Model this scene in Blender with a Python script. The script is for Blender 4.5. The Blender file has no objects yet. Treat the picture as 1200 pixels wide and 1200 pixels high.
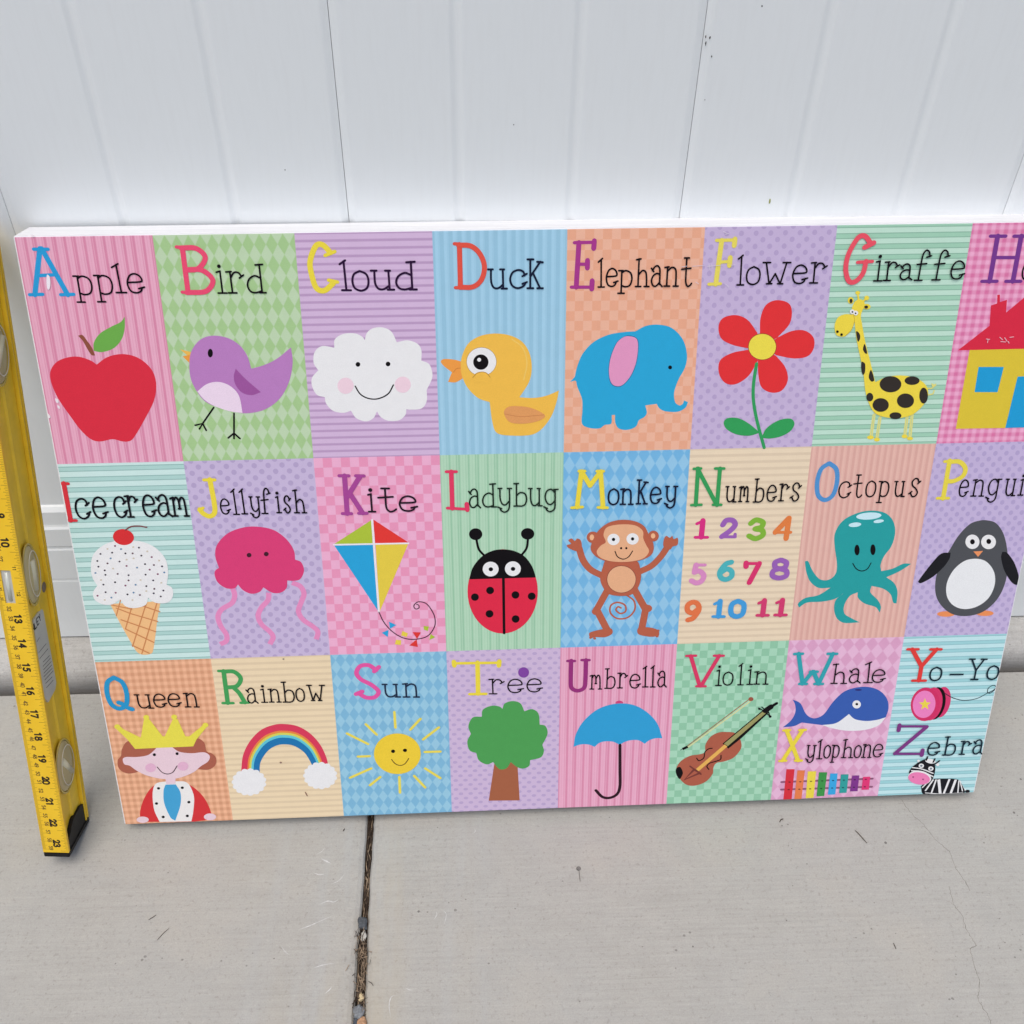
import bpy, bmesh, math, random
from mathutils import Vector, Matrix, noise
R_ = math.radians
random.seed(7)
sc = bpy.context.scene
COL = sc.collection

# ------------------------------------------------------------------ camera
RIGHT = Vector((0.9991497539, -0.0389166174, 0.0136112510))
DOWN = Vector((-0.0179026320, -0.7069302879, -0.7070566199))
FWD = Vector((0.0371384575, 0.7062117706, -0.7070259331))
CAM = Vector((0.0, -0.851945, 1.066631))
FPX = 1324.197
cam_d = bpy.data.cameras.new('camera'); cam = bpy.data.objects.new('camera', cam_d); COL.objects.link(cam)
cam.matrix_world = Matrix((( RIGHT.x, -DOWN.x, -FWD.x, CAM.x), (RIGHT.y, -DOWN.y, -FWD.y, CAM.y), (RIGHT.z, -DOWN.z, -FWD.z, CAM.z), (0, 0, 0, 1)))
cam_d.sensor_width = 36; cam_d.lens = FPX/1200*36; cam_d.clip_start = .01; cam_d.clip_end = 200
sc.camera = cam

# ------------------------------------------------------------------ light
SUN_EL, SUN_AZ = 71, 200      # azimuth clockwise from +Y
w = bpy.data.worlds.new('World'); sc.world = w; w.use_nodes = True
nt = w.node_tree; bg = nt.nodes['Background']
sky = nt.nodes.new('ShaderNodeTexSky'); sky.sky_type = 'NISHITA'; sky.sun_disc = False
sky.sun_elevation = R_(SUN_EL); sky.sun_rotation = R_(SUN_AZ)
sky.air_density = 1.0; sky.dust_density = 3.4; sky.ozone_density = 1.0
nt.links.new(sky.outputs[0], bg.inputs[0]); bg.inputs[1].default_value = .11
sd = bpy.data.lights.new('sun', 'SUN'); sd.energy = 1.5; sd.angle = R_(40); sd.color = (1, .95, .89)
sun = bpy.data.objects.new('sun', sd); COL.objects.link(sun)
az, el = R_(SUN_AZ), R_(SUN_EL)
sv = Vector((math.sin(az)*math.cos(el), math.cos(az)*math.cos(el), math.sin(el)))
sun.rotation_euler = sv.to_track_quat('Z', 'Y').to_euler()
sc.view_settings.view_transform = 'Standard'; sc.view_settings.look = 'None'
sc.view_settings.exposure = 0.31; sc.view_settings.gamma = 1
sc.render.engine = 'CYCLES'
sc.render.resolution_x = sc.render.resolution_y = 1024

# ------------------------------------------------------------------ helpers
def lin(c):
    c = c/255
    return c/12.92 if c <= .04045 else ((c+.055)/1.055)**2.4
KP = 1.05
def pale(c, a=.03, b=.05):
    m = (c[0]*.3+c[1]*.55+c[2]*.15); return tuple(v+(m-v)*a+(232-v)*b for v in c)
def rgb(c, k=1.0): return (min(.85, lin(c[0])*k), min(.85, lin(c[1])*k), min(.85, lin(c[2])*k), 1)
def raypt(x, y):
    return (RIGHT*((x-600)/FPX) + DOWN*((y-600)/FPX) + FWD)
def on_ground(x, y, z=0.0):
    v = raypt(x, y); return CAM + v*((z-CAM.z)/v.z)
def on_fence(x, y, Y=0.0):
    v = raypt(x, y); return CAM + v*((Y-CAM.y)/v.y)

class NT:
    """small helper to write node maths"""
    def __init__(s, name):
        s.m = bpy.data.materials.new(name); s.m.use_nodes = True; s.t = s.m.node_tree
        s.b = s.t.nodes['Principled BSDF']; s.N = s.t.nodes; s.L = s.t.links
    def put(s, sock, v):
        if isinstance(v, bpy.types.NodeSocket): s.L.new(v, sock)
        else: sock.default_value = v
    def m_(s, op, a, b=0.0, c=0.0, clamp=False):
        n = s.N.new('ShaderNodeMath'); n.operation = op; n.use_clamp = clamp
        s.put(n.inputs[0], a); s.put(n.inputs[1], b)
        if len(n.inputs) > 2: s.put(n.inputs[2], c)
        return n.outputs[0]
    def mix(s, f, a, b, blend='MIX'):
        n = s.N.new('ShaderNodeMix'); n.data_type = 'RGBA'; n.blend_type = blend
        s.put(n.inputs[0], f); s.put(n.inputs[6], a); s.put(n.inputs[7], b); return n.outputs[2]
    def noise(s, vec, scale, detail=4, rough=.6, out=0, dist=0):
        n = s.N.new('ShaderNodeTexNoise'); n.inputs['Scale'].default_value = scale; n.inputs['Detail'].default_value = detail
        n.inputs['Roughness'].default_value = rough; n.inputs['Distortion'].default_value = dist
        if vec is not None: s.L.new(vec, n.inputs['Vector'])
        return n.outputs[out]
    def vmap(s, vec, scale=(1, 1, 1), rot=(0, 0, 0), loc=(0, 0, 0)):
        n = s.N.new('ShaderNodeMapping'); s.L.new(vec, n.inputs[0]); n.inputs['Scale'].default_value = scale
        n.inputs['Rotation'].default_value = rot; n.inputs['Location'].default_value = loc; return n.outputs[0]
    def obj(s): return s.N.new('ShaderNodeTexCoord').outputs['Object']
    def geo(s): return s.N.new('ShaderNodeNewGeometry').outputs['Position']
    def uv(s):
        n = s.N.new('ShaderNodeSeparateXYZ'); s.L.new(s.N.new('ShaderNodeTexCoord').outputs['UV'], n.inputs[0]); return n.outputs[0], n.outputs[1]
    def ramp(s, f, a, b, c0=(0, 0, 0, 1), c1=(1, 1, 1, 1)):
        n = s.N.new('ShaderNodeValToRGB'); s.L.new(f, n.inputs[0]); e = n.color_ramp.elements
        e[0].position = a; e[1].position = b; e[0].color = c0; e[1].color = c1; return n.outputs[0]
    def bump(s, h, strength=.3, dist=.001):
        n = s.N.new('ShaderNodeBump'); n.inputs['Strength'].default_value = strength; n.inputs['Distance'].default_value = dist
        s.L.new(h, n.inputs['Height']); s.L.new(n.outputs[0], s.b.inputs['Normal'])
    def base(s, c): s.put(s.b.inputs['Base Color'], c)
    def rough(s, r): s.put(s.b.inputs['Roughness'], r)

def tag(o, label=None, cat=None, group=None, kind=None):
    if label: o['label'] = label
    if cat: o['category'] = cat
    if group: o['group'] = group
    if kind: o['kind'] = kind
    return o
def empty(name, mat=None, parent=None):
    o = bpy.data.objects.new(name, None); COL.objects.link(o); o.empty_display_size = .05
    if parent: o.parent = parent
    if mat is not None: o.matrix_world = mat
    return o
def link(name, me, mats, parent=None):
    o = bpy.data.objects.new(name, me); COL.objects.link(o)
    for m in (mats if isinstance(mats, (list, tuple)) else [mats]): me.materials.append(m)
    if parent: o.parent = parent
    return o
def from_bm(name, bm, mats, parent=None, smooth=False):
    me = bpy.data.meshes.new(name); bmesh.ops.recalc_face_normals(bm, faces=bm.faces[:]); bm.to_mesh(me); bm.free()
    if smooth:
        for p in me.polygons: p.use_smooth = True
    return link(name, me, mats, parent)
def add_box(bm, x0, x1, y0, y1, z0, z1, bev=0):
    r = bmesh.ops.create_cube(bm, size=1)
    for v in r['verts']: v.co = Vector(((x0+x1)/2+v.co.x*(x1-x0), (y0+y1)/2+v.co.y*(y1-y0), (z0+z1)/2+v.co.z*(z1-z0)))
    if bev:
        es = list({e for v in r['verts'] for e in v.link_edges})
        bmesh.ops.bevel(bm, geom=es, offset=bev, segments=2, affect='EDGES')
def add_extrude(bm, prof, a, b, axis='x'):
    """profile list of 2D points extruded between a and b along axis; closed solid"""
    def P(p, t):
        return {'x': (t, p[0], p[1]), 'z': (p[0], p[1], t), 'y': (p[0], t, p[1])}[axis]
    A = [bm.verts.new(P(p, a)) for p in prof]; B = [bm.verts.new(P(p, b)) for p in prof]
    n = len(prof)
    for i in range(n): bm.faces.new((A[i], A[(i+1) % n], B[(i+1) % n], B[i]))
    bm.faces.new(A[::-1]); bm.faces.new(B)

def spline(pts, closed=False, sub=6):
    """Catmull-Rom through the points; a third value marks a sharp corner"""
    P = [Vector(p[:2]) for p in pts]; cr = [len(p) > 2 for p in pts]; n = len(P); out = []
    for i in range(n if closed else n-1):
        j = (i+1) % n
        p1, p2 = P[i], P[j]
        p0 = P[i-1] if (closed or i > 0) and not cr[i] else p1*2-p2
        p3 = P[(j+1) % n] if (closed or j < n-1) and not cr[j] else p2*2-p1
        # limit tangents so unequal spacing does not overshoot
        L = (p2-p1).length
        t1 = (p2-p0)*.5; t2 = (p3-p1)*.5
        if t1.length > L*1.1: t1 = t1.normalized()*L*1.1
        if t2.length > L*1.1: t2 = t2.normalized()*L*1.1
        for k in range(sub):
            t = k/sub; t_2 = t*t; t_3 = t_2*t
            out.append(p1*(2*t_3-3*t_2+1)+t1*(t_3-2*t_2+t)+p2*(-2*t_3+3*t_2)+t2*(t_3-t_2))
    if not closed: out.append(P[-1])
    return out
def ell(cx, cy, rx, ry, rot=0, n=28):
    c, s = math.cos(R_(rot)), math.sin(R_(rot))
    return [(cx+rx*math.cos(a)*c-ry*math.sin(a)*s, cy+rx*math.cos(a)*s+ry*math.sin(a)*c) for a in [2*math.pi*i/n for i in range(n)]]
def scal(cx, cy, rx, ry, n, d=.1):
    out = []
    for i in range(n*6):
        a = 2*math.pi*i/(n*6); r = 1-d+d*abs(math.sin(a*n/2)); out.append((cx+rx*r*math.cos(a), cy+ry*r*math.sin(a)))
    return out
def ribbon(pts, wid, caps=True):
    """centre line + width -> two rails (lists of 2D points)"""
    P = [Vector(p) for p in pts]
    Q = [P[0]]
    for p in P[1:]:
        if (p-Q[-1]).length > wid*.08: Q.append(p)
    P = Q; n = len(P)
    if n < 2: return None
    W = [wid]*n if not callable(wid) else [wid(i/(n-1)) for i in range(n)]
    L, Rr = [], []
    for i in range(n):
        a = (P[i]-P[i-1]).normalized() if i > 0 else (P[1]-P[0]).normalized()
        b = (P[i+1]-P[i]).normalized() if i < n-1 else a
        t = (a+b); t = t.normalized() if t.length > .2 else b
        nn = Vector((-t.y, t.x)); k = 1/max(.55, nn.dot(Vector((-a.y, a.x))))
        L.append(P[i]+nn*W[i]/2*k); Rr.append(P[i]-nn*W[i]/2*k)
    if caps:
        for end in (0, 1):
            i = 0 if end == 0 else n-1
            t = (P[0]-P[1]).normalized() if end == 0 else (P[-1]-P[-2]).normalized()
            nn = Vector((t.y, -t.x)) if end == 0 else Vector((-t.y, t.x))
            add = []
            for a in (45, 80):
                f, g = math.sin(R_(a)), math.cos(R_(a))
                add.append((P[i]+t*W[i]/2*f+nn*W[i]/2*g, P[i]+t*W[i]/2*f-nn*W[i]/2*g))
            for l, r in add:
                if end == 0: L.insert(0, l); Rr.insert(0, r)
                else: L.append(l); Rr.append(r)
    return L, Rr

# ------------------------------------------------------------------ glyph strokes (box 0..1 x 0..1; base line at 0)
def Ln(*p): return ('L', p)
def Sm(*p): return ('S', p)
OV = Sm((.5, 1), (.88, .84), (1, .5), (.88, .14), (.5, 0), (.12, .14), (0, .5), (.12, .84), (.48, 1))
LOW = {
 'a': [Sm((.1, .76), (.25, .93), (.5, 1), (.7, .9), (.76, .7), (.78, .1)), Ln((.78, .14), (1.02, 0)), Sm((.77, .58), (.5, .63), (.18, .52), (.04, .28), (.18, .06), (.45, .02), (.77, .2)), Ln((-.02, .88), (.2, .72))],
 'b': [Ln((.2, 1), (.2, 0)), Ln((0, .99), (.36, 1)), Ln((0, 0), (.4, 0)), Sm((.2, .46), (.5, .6), (.88, .54), (1, .3), (.88, .08), (.6, 0), (.22, .01))],
 'c': [Sm((.92, .7), (.82, .92), (.52, 1), (.17, .86), (.02, .5), (.15, .14), (.5, 0), (.85, .12), (.98, .3)), Ln((.78, .66), (1.06, .8)), Ln((.78, .24), (1.06, .34))],
 'd': [Ln((.84, 1), (.86, 0)), Ln((.6, .98), (1.05, 1)), Ln((.72, 0), (1.1, 0)), Sm((.84, .52), (.5, .6), (.15, .48), (.02, .26), (.15, .06), (.45, 0), (.85, .06))],
 'e': [Sm((.03, .54), (.96, .6), (.9, .86), (.55, 1), (.2, .87), (.02, .48), (.18, .1), (.55, 0), (.85, .1), (.95, .28)), Ln((.72, .22), (1.1, .3))],
 'f': [Sm((.94, .8), (.85, .95), (.62, 1), (.43, .87), (.38, .6), (.34, 0)), Ln((.05, 0), (.62, 0)), Ln((.08, .53), (.78, .56)), Ln((.72, .77), (1.05, .82))],
 'g': [Sm((.8, .8), (.5, 1), (.15, .87), (.03, .5), (.2, .14), (.5, .05), (.8, .27)), Sm((.82, 1), (.83, .3), (.8, -.2), (.5, -.4), (.2, -.33), (.1, -.18)), Ln((.7, .98), (1.06, 1)), Ln((-.08, -.1), (.22, -.2))],
 'h': [Ln((.2, 1), (.2, 0)), Ln((0, .97), (.34, 1)), Ln((0, 0), (.42, 0)), Sm((.2, .42), (.5, .58), (.76, .52), (.84, .3), (.86, 0)), Ln((.68, 0), (1.06, 0))],
 'i': [Ln((.5, 1), (.52, 0)), Ln((.12, .95), (.52, 1)), Ln((.08, 0), (.98, 0)), ('D', (.46, 1.22))],
 'k': [Ln((.2, 1), (.2, 0)), Ln((0, 1), (.42, 1)), Ln((0, 0), (.42, 0)), Ln((.9, .92), (.22, .42)), Ln((.38, .54), (.9, 0)), Ln((.68, .92), (1.08, .9)), Ln((.7, 0), (1.1, 0))],
 'l': [Ln((.45, 1), (.55, 0)), Ln((.05, .9), (.62, 1.03)), Ln((.12, 0), (1, 0))],
 'm': [Ln((.12, 1), (.12, 0)), Ln((-.06, .94), (.14, 1)), Ln((-.04, 0), (.3, 0)), Sm((.12, .78), (.3, 1), (.44, .92), (.5, .68), (.5, .38)), Sm((.5, .75), (.68, 1), (.84, .9), (.89, .5), (.9, 0)), Ln((.76, 0), (1.06, 0)), Ln((.43, .4), (.57, .4))],
 'n': [Ln((.18, 1), (.18, 0)), Ln((-.02, .97), (.28, 1)), Ln((-.02, 0), (.4, 0)), Sm((.18, .78), (.5, .97), (.78, .88), (.85, .55), (.86, 0)), Ln((.68, 0), (1.05, 0))],
 'o': [OV],
 'p': [Ln((.2, 1), (.2, -.38)), Ln((-.04, 1), (.3, 1)), Ln((-.04, -.38), (.44, -.38)), Sm((.2, .87), (.5, 1), (.88, .86), (1, .5), (.86, .12), (.5, .02), (.22, .1))],
 'r': [Ln((.25, 1), (.28, 0)), Ln((0, .98), (.34, 1)), Ln((.02, 0), (.56, 0)), Sm((.26, .7), (.5, .95), (.78, .95), (.95, .8)), Ln((.82, .7), (1.1, .84))],
 's': [Sm((.86, .78), (.7, .97), (.4, 1), (.14, .82), (.25, .6), (.62, .44), (.86, .22), (.68, .03), (.36, 0), (.1, .22)), Ln((.76, .72), (1.02, .86)), Ln((-.05, .16), (.25, .28))],
 't': [Sm((.42, 1), (.42, .5), (.45, .15), (.62, 0), (.84, .02), (1, .1)), Ln((0, .6), (.85, .64)), Ln((.2, 1), (.66, 1))],
 'u': [Sm((.15, 1), (.16, .35), (.3, .06), (.56, .02), (.84, .2)), Ln((.84, 1), (.86, 0)), Ln((-.02, 1), (.26, 1)), Ln((.68, 1), (.92, 1)), Ln((.76, 0), (1.08, 0))],
 'w': [Ln((.12, 1), (.3, 0)), Ln((.3, 0), (.5, .48)), Ln((.5, .48), (.72, 0)), Ln((.72, 0), (.9, 1)), Ln((0, 1), (.28, 1)), Ln((.76, 1), (1.05, 1)), Ln((.2, .01), (.4, .01)), Ln((.62, .01), (.82, .01))],
 'y': [Sm((.12, 1), (.14, .4), (.3, .1), (.55, .05), (.83, .26)), Sm((.85, 1), (.86, .3), (.8, -.2), (.5, -.38), (.22, -.3), (.12, -.16)), Ln((-.02, 1), (.27, 1)), Ln((.7, 1), (1.02, 1)), Ln((-.04, -.08), (.25, -.18))],
}
CAP = {
 'A': [Ln((.12, 0), (.42, 1)), Ln((.86, 0), (.46, 1)), Ln((.27, .42), (.68, .44)), Ln((0, 0), (.3, .01)), Ln((.7, 0), (1, .01)), Ln((.28, .99), (.6, .99))],
 'B': [Ln((.18, .98), (.18, .02)), Ln((0, 1), (.2, .99)), Ln((0, .02), (.2, .01)), Sm((.14, .98), (.6, .97), (.85, .78), (.6, .54), (.2, .5)), Sm((.2, .51), (.7, .5), (1, .28), (.75, .04), (.14, .01))],
 'C': [Sm((.82, .82), (.55, .98), (.3, .95), (.06, .65), (.06, .4), (.2, .08), (.5, .02), (.85, .18)), Ln((.62, .76), (.98, .84)), Ln((.68, .24), (1, .2))],
 'D': [Ln((.17, .98), (.17, .02)), Ln((0, 1), (.2, .99)), Ln((0, .01), (.2, .01)), Sm((.14, .97), (.55, .95), (.85, .78), (1, .5), (.9, .2), (.6, .03), (.14, .02))],
 'E': [Ln((.3, .98), (.22, .02)), Ln((.1, .98), (.98, .99)), Ln((0, .02), (.92, .02)), Ln((.3, .52), (.7, .52)), Ln((.98, 1.02), (.96, .86)), Ln((.92, -.02), (.93, .16)), Ln((.7, .6), (.7, .44))],
 'F': [Ln((.42, .97), (.3, .02)), Ln((.2, .97), (1, .98)), Ln((0, .02), (.5, .03)), Ln((.36, .5), (.85, .52)), Ln((.98, 1), (.97, .86)), Ln((.84, .6), (.83, .43))],
 'G': [Sm((.86, .84), (.6, 1), (.35, .96), (.08, .62), (.04, .3), (.2, .04), (.45, .02), (.7, .2), (.76, .46)), Ln((.64, .76), (.96, .86)), Ln((.45, .44), (1, .46))],
 'H': [Ln((.22, 1), (.22, 0)), Ln((.8, 1), (.8, 0)), Ln((.2, .53), (.82, .53)), Ln((.04, 1), (.42, 1)), Ln((.62, 1), (1, 1)), Ln((.02, 0), (.4, 0)), Ln((.62, 0), (1, 0))],
 'I': [Ln((.5, 1), (.5, 0)), Ln((.2, .99), (.9, .99)), Ln((.12, 0), (1, 0))],
 'J': [Sm((.75, .98), (.82, .4), (.78, .12), (.5, .02), (.18, .1), (.05, .2)), Ln((.45, .97), (1, .97)), Ln((0, .18), (.22, .24))],
 'K': [Ln((.22, 1), (.22, 0)), Ln((0, 1), (.4, 1)), Ln((.02, 0), (.4, 0)), Ln((.85, .98), (.24, .42)), Ln((.38, .55), (.86, .02)), Ln((.68, 1), (1.02, 1)), Ln((.7, .01), (1.04, .01))],
 'L': [Ln((.25, 1), (.25, .02)), Ln((0, 1), (.5, 1)), Ln((0, .03), (1, 0)), Ln((1, -.02), (.97, .14))],
 'M': [Ln((.15, .02), (.25, .97)), Ln((.25, .97), (.5, .6)), Ln((.5, .6), (.78, .97)), Ln((.78, .97), (.88, .02)), Ln((.18, .98), (.34, .98)), Ln((.68, .98), (.86, .98)), Ln((0, .01), (.3, .03)), Ln((.74, .02), (1, .01))],
 'N': [Ln((.15, 0), (.14, 1)), Ln((.12, 1), (.84, .02)), Ln((.86, 0), (.86, 1)), Ln((0, .99), (.24, 1)), Ln((.7, 1), (1, 1)), Ln((0, 0), (.34, .01)), Ln((.72, .01), (1, .01))],
 'O': [OV],
 'P': [Ln((.26, 1), (.26, 0)), Ln((.05, .98), (.3, .98)), Ln((0, .01), (.5, .01)), Sm((.24, .97), (.7, .97), (1, .8), (.95, .6), (.6, .47), (.28, .46))],
 'Q': [OV, Sm((.5, .2), (.72, .14), (.95, .02), (1.15, -.02)), Ln((.5, .17), (.8, .15))],
 'R': [Ln((.2, 1), (.2, 0)), Ln((0, 1), (.3, 1)), Ln((0, 0), (.42, 0)), Sm((.18, .98), (.6, .98), (.84, .78), (.65, .54), (.22, .49)), Sm((.5, .5), (.72, .3), (.88, .02)), Ln((.72, .01), (1.05, .02))],
 'S': [Sm((.88, .84), (.6, .98), (.25, .95), (.08, .75), (.25, .56), (.65, .4), (.92, .2), (.75, .03), (.4, .02), (.12, .14)), Ln((.8, .8), (1, .93)), Ln((0, .12), (.26, .2))],
 'T': [Ln((.52, .98), (.52, .02)), Ln((0, .95), (1, .97)), Ln((.33, .01), (.7, .02)), Ln((0, 1), (.01, .88)), Ln((1, 1.02), (.99, .88))],
 'U': [Sm((.17, .98), (.17, .35), (.22, .1), (.5, .01), (.8, .1), (.86, .35), (.86, 1)), Ln((0, .97), (.34, .97)), Ln((.66, 1), (1.02, 1))],
 'V': [Ln((.12, .99), (.42, .02)), Ln((.88, 1), (.46, .02)), Ln((0, .99), (.26, 1)), Ln((.74, 1), (1, 1)), Ln((.33, .01), (.58, .01))],
 'W': [Ln((.1, 1), (.28, .02)), Ln((.28, .02), (.48, .42)), Ln((.5, .42), (.66, .02)), Ln((.66, .02), (.9, 1)), Ln((0, .99), (.2, 1)), Ln((.78, 1), (1, 1)), Ln((.2, .02), (.38, .02)), Ln((.56, .02), (.76, .02)), Ln((.42, .42), (.6, .42))],
 'X': [Ln((.16, .98), (.84, .02)), Ln((.86, .98), (.14, .02)), Ln((.02, .98), (.3, .99)), Ln((.72, .99), (1, 1)), Ln((0, .01), (.3, .02)), Ln((.7, .02), (1, .02))],
 'Y': [Ln((.14, 1), (.5, .46)), Ln((.86, 1), (.5, .46)), Ln((.5, .5), (.5, 0)), Ln((0, 1), (.32, 1)), Ln((.68, 1), (1, 1)), Ln((.3, 0), (.7, 0))],
 'Z': [Ln((.06, .98), (.98, .98)), Ln((.96, .96), (.06, .04)), Ln((.04, .03), (.98, .03)), Ln((.05, 1.02), (.05, .84)), Ln((.97, -.02), (.97, .16))],
}
DIG = {
 '0': [Sm((.5, 1), (.88, .84), (.96, .5), (.86, .14), (.5, 0), (.14, .14), (.04, .5), (.14, .84), (.48, 1))],
 '1': [Ln((.55, 1), (.52, .03)), Ln((.15, .82), (.55, .97)), Ln((.1, .02), (.95, .02))],
 '2': [Sm((.1, .72), (.3, .97), (.7, .97), (.88, .72), (.6, .4), (.1, .06)), Ln((.08, .05), (.95, .05)), Ln((.93, .05), (.93, .2))],
 '3': [Sm((.12, .8), (.42, .98), (.85, .86), (.78, .62), (.42, .53)), Sm((.42, .52), (.85, .45), (.92, .2), (.5, .02), (.08, .16))],
 '4': [Ln((.76, 0), (.8, .98)), Ln((.8, .98), (.05, .3)), Ln((.03, .3), (1, .3))],
 '5': [Ln((.92, .97), (.3, .97)), Ln((.3, .97), (.22, .58)), Sm((.22, .58), (.55, .65), (.88, .42), (.75, .12), (.4, .02), (.06, .14))],
 '6': [Sm((.8, .96), (.45, .85), (.12, .42), (.22, .1), (.55, 0), (.88, .16), (.86, .45), (.55, .58), (.2, .4))],
 '7': [Ln((.06, .97), (.95, .97)), Ln((.95, .97), (.4, 0)), Ln((.06, 1), (.08, .82))],
 '8': [Sm((.5, 1), (.85, .86), (.8, .6), (.5, .52), (.2, .6), (.15, .86), (.48, 1)), Sm((.5, .52), (.9, .4), (.92, .12), (.5, 0), (.08, .12), (.1, .4), (.48, .52))],
 '9': [Sm((.2, .04), (.55, .15), (.88, .58), (.78, .9), (.45, 1), (.12, .84), (.14, .55), (.45, .42), (.8, .6))],
}

# ------------------------------------------------------------------ materials: vinyl, concrete and so on
def vinyl_mat():
    n = NT('white_vinyl'); P = n.geo()
    a = n.noise(P, 2.2, 3); b = n.noise(n.vmap(P, (60, 60, 6)), 4, 4); d = n.noise(P, 900, 2)
    c = n.mix(n.ramp(a, .3, .75), (.80, .835, .835, 1), (.82, .85, .85, 1))
    c = n.mix(n.m_('MULTIPLY', n.ramp(b, .45, .8), .10), c, (.62, .62, .6, 1))
    n.base(c); n.rough(n.m_('ADD', n.m_('MULTIPLY', b, .12), .33)); n.b.inputs['Specular IOR Level'].default_value = .4
    n.bump(n.m_('ADD', n.m_('MULTIPLY', d, .25), a), .12, .0006); return n.m
def concrete_mat(name, base, dark, streak=1.0, warm=0.0, curb=False):
    n = NT(name); P = n.geo()
    sx = n.noise(n.vmap(P, (1.2, 60, 60)), 6, 5, .62)          # broom lines along x
    sx2 = n.noise(n.vmap(P, (5, 190, 190)), 5, 3, .6)
    big = n.noise(P, 4.5, 4, .55); mid = n.noise(P, 40, 5, .65); fine = n.noise(P, 650, 3, .7); gr = n.noise(P, 240, 3, .7)
    h = n.m_('ADD', n.m_('MULTIPLY', sx, .42), n.m_('ADD', n.m_('MULTIPLY', sx2, .26), n.m_('MULTIPLY', mid, .32)))
    c = n.mix(n.ramp(h, .36, .64), dark, base)
    c = n.mix(n.m_('MULTIPLY', n.ramp(big, .35, .72), .55), c, (base[0]*.90, base[1]*.94, base[2]*1.0, 1))
    c = n.mix(n.m_('MULTIPLY', n.ramp(n.noise(P, 9, 4, .6), .52, .75), .5), c, (base[0]*1.03, base[1]*.98, base[2]*.92, 1))
    c = n.mix(n.m_('MULTIPLY', n.ramp(fine, .40, .62, (1, 1, 1, 1), (0, 0, 0, 1)), .26), c, (dark[0]*.72, dark[1]*.72, dark[2]*.72, 1))
    v2 = n.N.new('ShaderNodeTexVoronoi'); v2.inputs['Scale'].default_value = 95; n.L.new(n.vmap(P, (1, 1.2, 1)), v2.inputs['Vector'])
    s2 = n.m_('LESS_THAN', v2.outputs['Distance'], n.m_('MULTIPLY', n.m_('SUBTRACT', n.noise(P, 17, 3), .49), .8))
    c = n.mix(n.m_('MULTIPLY', s2, .6), c, (.12, .11, .10, 1))
    c = n.mix(n.m_('MULTIPLY', n.ramp(gr, .30, .44, (1, 1, 1, 1), (0, 0, 0, 1)), .45), c, (dark[0]*.62, dark[1]*.6, dark[2]*.58, 1))
    c = n.mix(n.m_('MULTIPLY', n.ramp(gr, .62, .74), .35), c, (min(.8, base[0]*1.25), min(.8, base[1]*1.25), min(.8, base[2]*1.25), 1))
    st1 = n.ramp(n.noise(n.vmap(P, (22, 2.2, 1)), 1.0, 4, .6), .5, .72); st2 = n.ramp(n.noise(n.vmap(P, (16, 2.6, 1), (0, 0, 0), (3, 1, 0)), 1.0, 4, .6), .5, .72)
    sp0 = n.N.new('ShaderNodeSeparateXYZ'); n.L.new(P, sp0.inputs[0])
    near = n.m_('SUBTRACT', 1.0, n.m_('DIVIDE', n.m_('ABSOLUTE', n.m_('ADD', sp0.outputs[0], .105)), .16), clamp=True)
    c = n.mix(n.m_('MULTIPLY', n.m_('MULTIPLY', st1, near), .75), c, (base[0]*.92, base[1]*1.0, base[2]*1.12, 1))
    c = n.mix(n.m_('MULTIPLY', n.m_('MULTIPLY', st2, near), .6), c, (base[0]*.95, base[1]*.88, base[2]*.74, 1))
    # scattered dark specks
    v = n.N.new('ShaderNodeTexVoronoi'); v.inputs['Scale'].default_value = 38; n.L.new(P, v.inputs['Vector'])
    sp = n.m_('LESS_THAN', v.outputs['Distance'], n.m_('MULTIPLY', n.m_('SUBTRACT', n.noise(P, 30, 2), .50), .42))
    c = n.mix(n.m_('MULTIPLY', sp, .75), c, (.09, .08, .075, 1))
    if curb:      # grime along the foot, with contact shade near the seam painted into it
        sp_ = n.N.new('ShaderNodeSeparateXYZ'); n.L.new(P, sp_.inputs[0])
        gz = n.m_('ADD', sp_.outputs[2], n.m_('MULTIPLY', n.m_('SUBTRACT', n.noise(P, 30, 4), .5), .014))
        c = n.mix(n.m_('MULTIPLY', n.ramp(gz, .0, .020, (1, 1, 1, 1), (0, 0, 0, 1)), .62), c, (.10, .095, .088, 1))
    n.base(c); n.rough(.88)
    n.bump(n.m_('ADD', n.m_('MULTIPLY', h, 1.0*streak), n.m_('ADD', n.m_('MULTIPLY', fine, .12), n.m_('SUBTRACT', n.m_('MULTIPLY', gr, .3), n.m_('MULTIPLY', sp, .6)))), .55, .0011)
    return n.m
def plain(name, c, rough=.5, spec=.4, var=.08, scale=60, bump=0.0, metallic=0):
    n = NT(name); P = n.obj(); a = n.noise(P, scale, 4)
    c = tuple(c[:3])+(1,)
    lo = (c[0]*(1-var), c[1]*(1-var), c[2]*(1-var), 1); hi = (min(1, c[0]*(1+var)), min(1, c[1]*(1+var)), min(1, c[2]*(1+var)), 1)
    n.base(n.mix(n.ramp(a, .3, .7), lo, hi)); n.rough(rough); n.b.inputs['Specular IOR Level'].default_value = spec; n.b.inputs['Metallic'].default_value = metallic
    if bump: n.bump(a, bump, .0006)
    return n.m
VINYL = vinyl_mat()
CONC = concrete_mat('broom_finished_concrete', (.428, .418, .382, 1), (.342, .332, .303, 1))
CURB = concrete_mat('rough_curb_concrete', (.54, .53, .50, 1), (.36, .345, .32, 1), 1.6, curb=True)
SOIL = plain('dark_soil', (.045, .035, .027), .95, .1, .5, 260, .6)

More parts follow.
